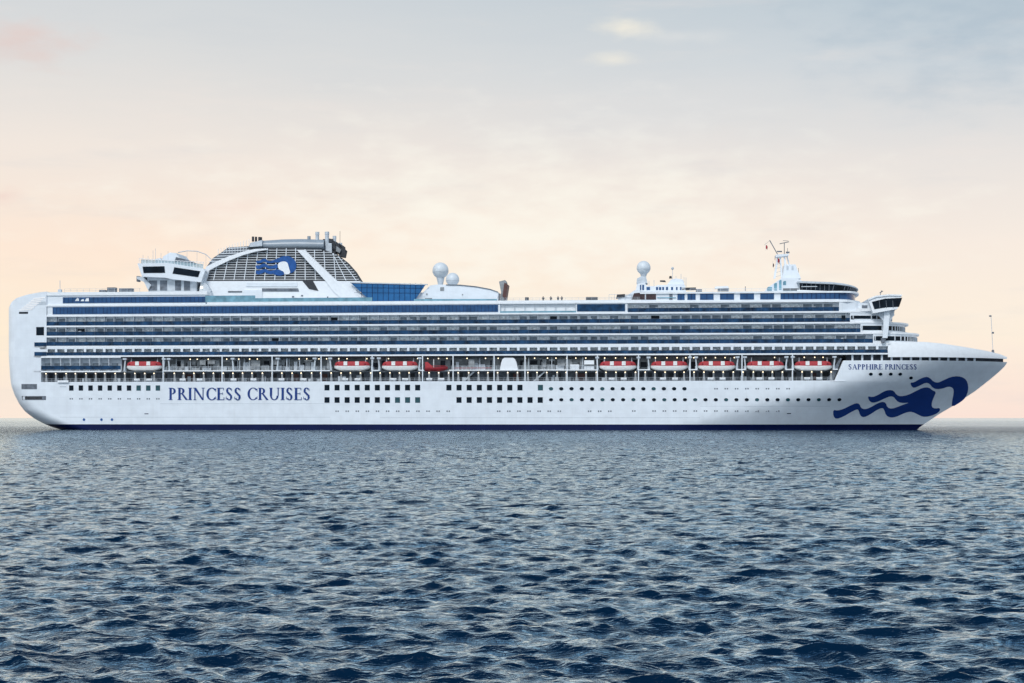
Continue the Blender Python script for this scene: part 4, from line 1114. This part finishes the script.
for px in np.arange(802, 833, 4.5): rake(MB().tube((MX(px, 3), 3.02, z_b), (MX(px, 3), 2.15, z_c), .09, 6), 0).build('glass_post', MIDG, lg)

MB().box(MX(802), MX(818), 2.5, 2.65, z_b + .8, z_b + 1.0).build('glass_rail', GREYW, lg)
# domed roof
rw = []
for t in [i / 6 for i in range(7)]:
    s = math.cos(t * math.pi / 2) ; zz = z_c + (z_d - z_c) * math.sin(t * math.pi / 2)
    rw.append([(MX(812, HB) + (x - MX(812, HB)) * (.25 + .75 * s), HB + (y - HB) * (.1 + .9 * s), zz) for x, y in Pb + [Pb[0]]])
rake(MB().grid([[(x, y, z_c - .25) for x, y in Pb + [Pb[0]]]] + rw).ext([(x, y, z_c - .26) for x, y in Pb], [(x, y, z_c - .2) for x, y in Pb]), 0).build('lounge_roof', GREYW, lg, True)
MB().profpx([(765, 291.6), (768, 287), (776, 282), (781, 278.4), (797, 278), (802, 281), (802, 291.6)], 3.5, BW - 3.5).build('mast_house', WHITE, lg)
mb = MB()
for a, b, c, d_ in ((767, 772, 287, 290.8), (774, 777, 283, 290.5), (779, 781.5, 280, 290), (783, 799, 288.4, 290.6), (783, 786, 281, 285)): mb.profpx([(a, d_), (a, c + 1), (a + 1, c), (b, c), (b, d_)], 3.4, 3.52)
mb.build('mast_house_window', TEALG, lg)
mb = MB().profpx([(783, 288.3), (799, 288.3), (799, 290.5), (783, 290.5)], 3.3, 3.4); mb.build('dark_opening', SOOT, lg)
mast = empty('radar_mast', parent=ship)
MB().profpx([(782.6, 278.5), (784.4, 264.4), (795.6, 264.4), (798, 271), (801, 278.5)], 12, 20).build('mast_tower', WHITE, mast)
mb = MB()
for a in (786.5, 791.5): mb.profpx([(a, 266), (a + 2, 266), (a + 2, 270), (a, 270)], 11.9, 12.02)
mb.each('mast_panel', GREYW, mast)
mb = MB().profpx([(773.5, 278.5), (777, 257), (778.6, 257), (775.5, 278.5)], 13, 13.6).profpx([(781, 278.5), (779.5, 257), (781, 257), (783, 278.5)], 13, 13.6)
mb.profpx([(776, 257.2), (788.5, 255.6), (789, 253.6), (776, 254.6)], 12.4, 16).profpx([(784.4, 264.4), (783.6, 255), (785, 255), (786.5, 264.4)], 13, 13.8).profpx([(789, 264.4), (786, 255), (787, 255), (790, 264.4)], 14, 15)
mb.build('mast_legs', WHITE, mast)
mb = MB()
def seg(p, q_, Q=14, r=.11):
    a = M(*p, Q); b = M(*q_, Q); mb.tube((a[0], Q, a[1]), (b[0], Q, b[1]), r, 6)
seg((784.3, 256), (784.3, 242.5)); seg((779.6, 243.8), (789, 241.8)); seg((783, 240.6), (788.5, 241), r=.07); seg((769.6, 240.2), (777.6, 254.4), r=.13); seg((787.5, 256), (787.5, 248), r=.07)
seg((777, 251.5), (782, 251.5), r=.2); seg((786, 252.4), (789.5, 252.4), r=.25); seg((775, 256), (775, 260), r=.07); seg((764.2, 245), (769.8, 240.6), r=.03); seg((798.5, 274), (798.5, 268), r=.06)
mb.build('radar_scanner', MIDG, mast)
mb = MB()
for k in range(5): seg((775.3 - k * .4, 261 + k * 4), (781 + k * .35, 259 + k * 4), 13.3, .06)
mb.build('mast_rung', GREYW, mast)
# bow jackstaff
js = empty('bow_mast', parent=ship); mb = MB()
seg((993, 352.5), (991, 315.5), 17.5, .075); mb.build('staff', GREYW, js)
mb = MB().profpx([(992, 353), (994.5, 353), (994, 349.8), (992.4, 349.8)], 17, 18).profpx([(992, 331.9), (994, 331.9), (994, 333.6), (992, 333.6)], 17.2, 17.8)
a = M(990.3, 316, 17.5); mb.sph((a[0], 17.5, a[1]), .42, 10, 6, .6); mb.build('staff_light', MIDG, js)
mb = MB(); rail(mb, MX(925, 6), MX(988, 15), 15, M(960, 347, 12)[1] - .7, .6, 3, 1, .03)

# ---- flags
def flag(px, py, q, w, h, label, m=RED):
    x, z = M(px, py, q); o = empty('flag', WL(x, q, z), -TH); tag(o, label, 'flag')
    rows = [[(w * t * (1 - .35 * t) + .06 * math.sin(5 * s), .22 * math.sin(6 * t + 2 * s), -h * s - .45 * h * t) for t in (0, .25, .5, .75, 1)] for s in (0, .25, .5, .75, 1)]
    r2 = [[(a, b + .03, c) for a, b, c in r] for r in rows]
    MB().grid(rows).grid(r2).build('flag_cloth', m, o, True)
    MB().tube((0, 0, .5), (0, 0, -h * 1.6), .03, 6).build('halyard', GREYW, o)
flag(765.8, 244.6, 13, .75, 1.1, 'small red flag flying highest, left of the slanted yard of the radar mast')
flag(777.6, 257.6, 12.2, .9, 1.3, 'dark red flag hanging directly below the platform of the radar mast', DRED)
flag(772.8, 262.8, 12.2, .5, 1.0, 'narrow faded red flag hanging low at the left leg of the radar mast', BROWN)

# ---- people on the top deck
def skinned(name, pts, links, m, parent):
    bm = bmesh.new(); V = {}
    for k, (a, b, c, r) in pts.items(): V[k] = bm.verts.new((a, b, c))
    for a, b in links: bm.edges.new((V[a], V[b]))
    me = bpy.data.meshes.new(name); bm.verts.index_update(); bm.to_mesh(me); bm.free()
    o = link(bpy.data.objects.new(name, me), parent); me.materials.append(m)
    o.modifiers.new('skin', 'SKIN')
    if me.skin_vertices:
        for i, k in enumerate(pts):
            r = pts[k][3]; me.skin_vertices[0].data[i].radius = (r, r)
        me.skin_vertices[0].data[0].use_root = True
    ss = o.modifiers.new('sub', 'SUBSURF'); ss.levels = ss.render_levels = 1
    return o
def person(px, q, label, arms=0, turn=0, m=CLOTH):
    x, _ = M(px, 300, q)
    o_root = tag(empty('person', WL(x, q, LV[5] + .26), -TH - math.pi / 2 + turn), label, 'person')
    o_root.scale = (1.06, 1.06, 1.06)
    pts = {'pelvis': (0, 0, .95, .15), 'waist': (0, 0, 1.1, .14), 'chest': (.02, 0, 1.35, .17), 'neck': (.02, 0, 1.5, .06), 'head': (.03, 0, 1.6, .095), 'top': (.03, 0, 1.7, .085),
           'hl': (0, -.1, .9, .11), 'kl': (.03, -.12, .5, .075), 'al': (-.02, -.13, .08, .05), 'tl': (.14, -.14, .04, .04), 'hr': (0, .1, .9, .11), 'kr': (0, .12, .5, .075), 'ar': (-.05, .13, .08, .05), 'tr': (.1, .14, .04, .04),
           'sl': (.02, -.2, 1.42, .075), 'el': (.05 + .12 * arms, -.3, 1.15, .055), 'wl': (.14 + .25 * arms, -.26, .95 + .3 * arms, .035), 'fl': (.2 + .3 * arms, -.23, .9 + .4 * arms, .03),
           'sr': (.02, .2, 1.42, .075), 'er': (.0, .3, 1.15, .055), 'wr': (.12, .27, .95, .035), 'fr': (.17, .25, .88, .03)}
    E = [('pelvis', 'waist'), ('waist', 'chest'), ('chest', 'neck'), ('neck', 'head'), ('head', 'top'), ('pelvis', 'hl'), ('hl', 'kl'), ('kl', 'al'), ('al', 'tl'), ('pelvis', 'hr'), ('hr', 'kr'), ('kr', 'ar'), ('ar', 'tr'),
         ('chest', 'sl'), ('sl', 'el'), ('el', 'wl'), ('wl', 'fl'), ('chest', 'sr'), ('sr', 'er'), ('er', 'wr'), ('wr', 'fr')]
    skinned('body', pts, E, SKIN, o_root)
    drop = {'head', 'top', 'fl', 'fr', 'neck'}
    cp = {k: (a, b, c, r + .025) for k, (a, b, c, r) in pts.items() if k not in drop}
    skinned('clothing', cp, [e for e in E if e[0] not in drop and e[1] not in drop], m, o_root)
    MB().sph((.005, 0, 1.69), .122, 12, 8, .85).build('hair', SOOT, o_root, True)
person(543.2, 3, 'person in dark clothes at the top deck rail, leftmost of the four')
person(550.8, 3, 'person in dark clothes at the top deck rail, second from the left of the four', 1)
person(558, 3, 'person in dark clothes at the top deck rail, left one of the close pair', 0, .6)
person(561.8, 3, 'person in dark clothes at the top deck rail, rightmost of the four', .6, -.5)
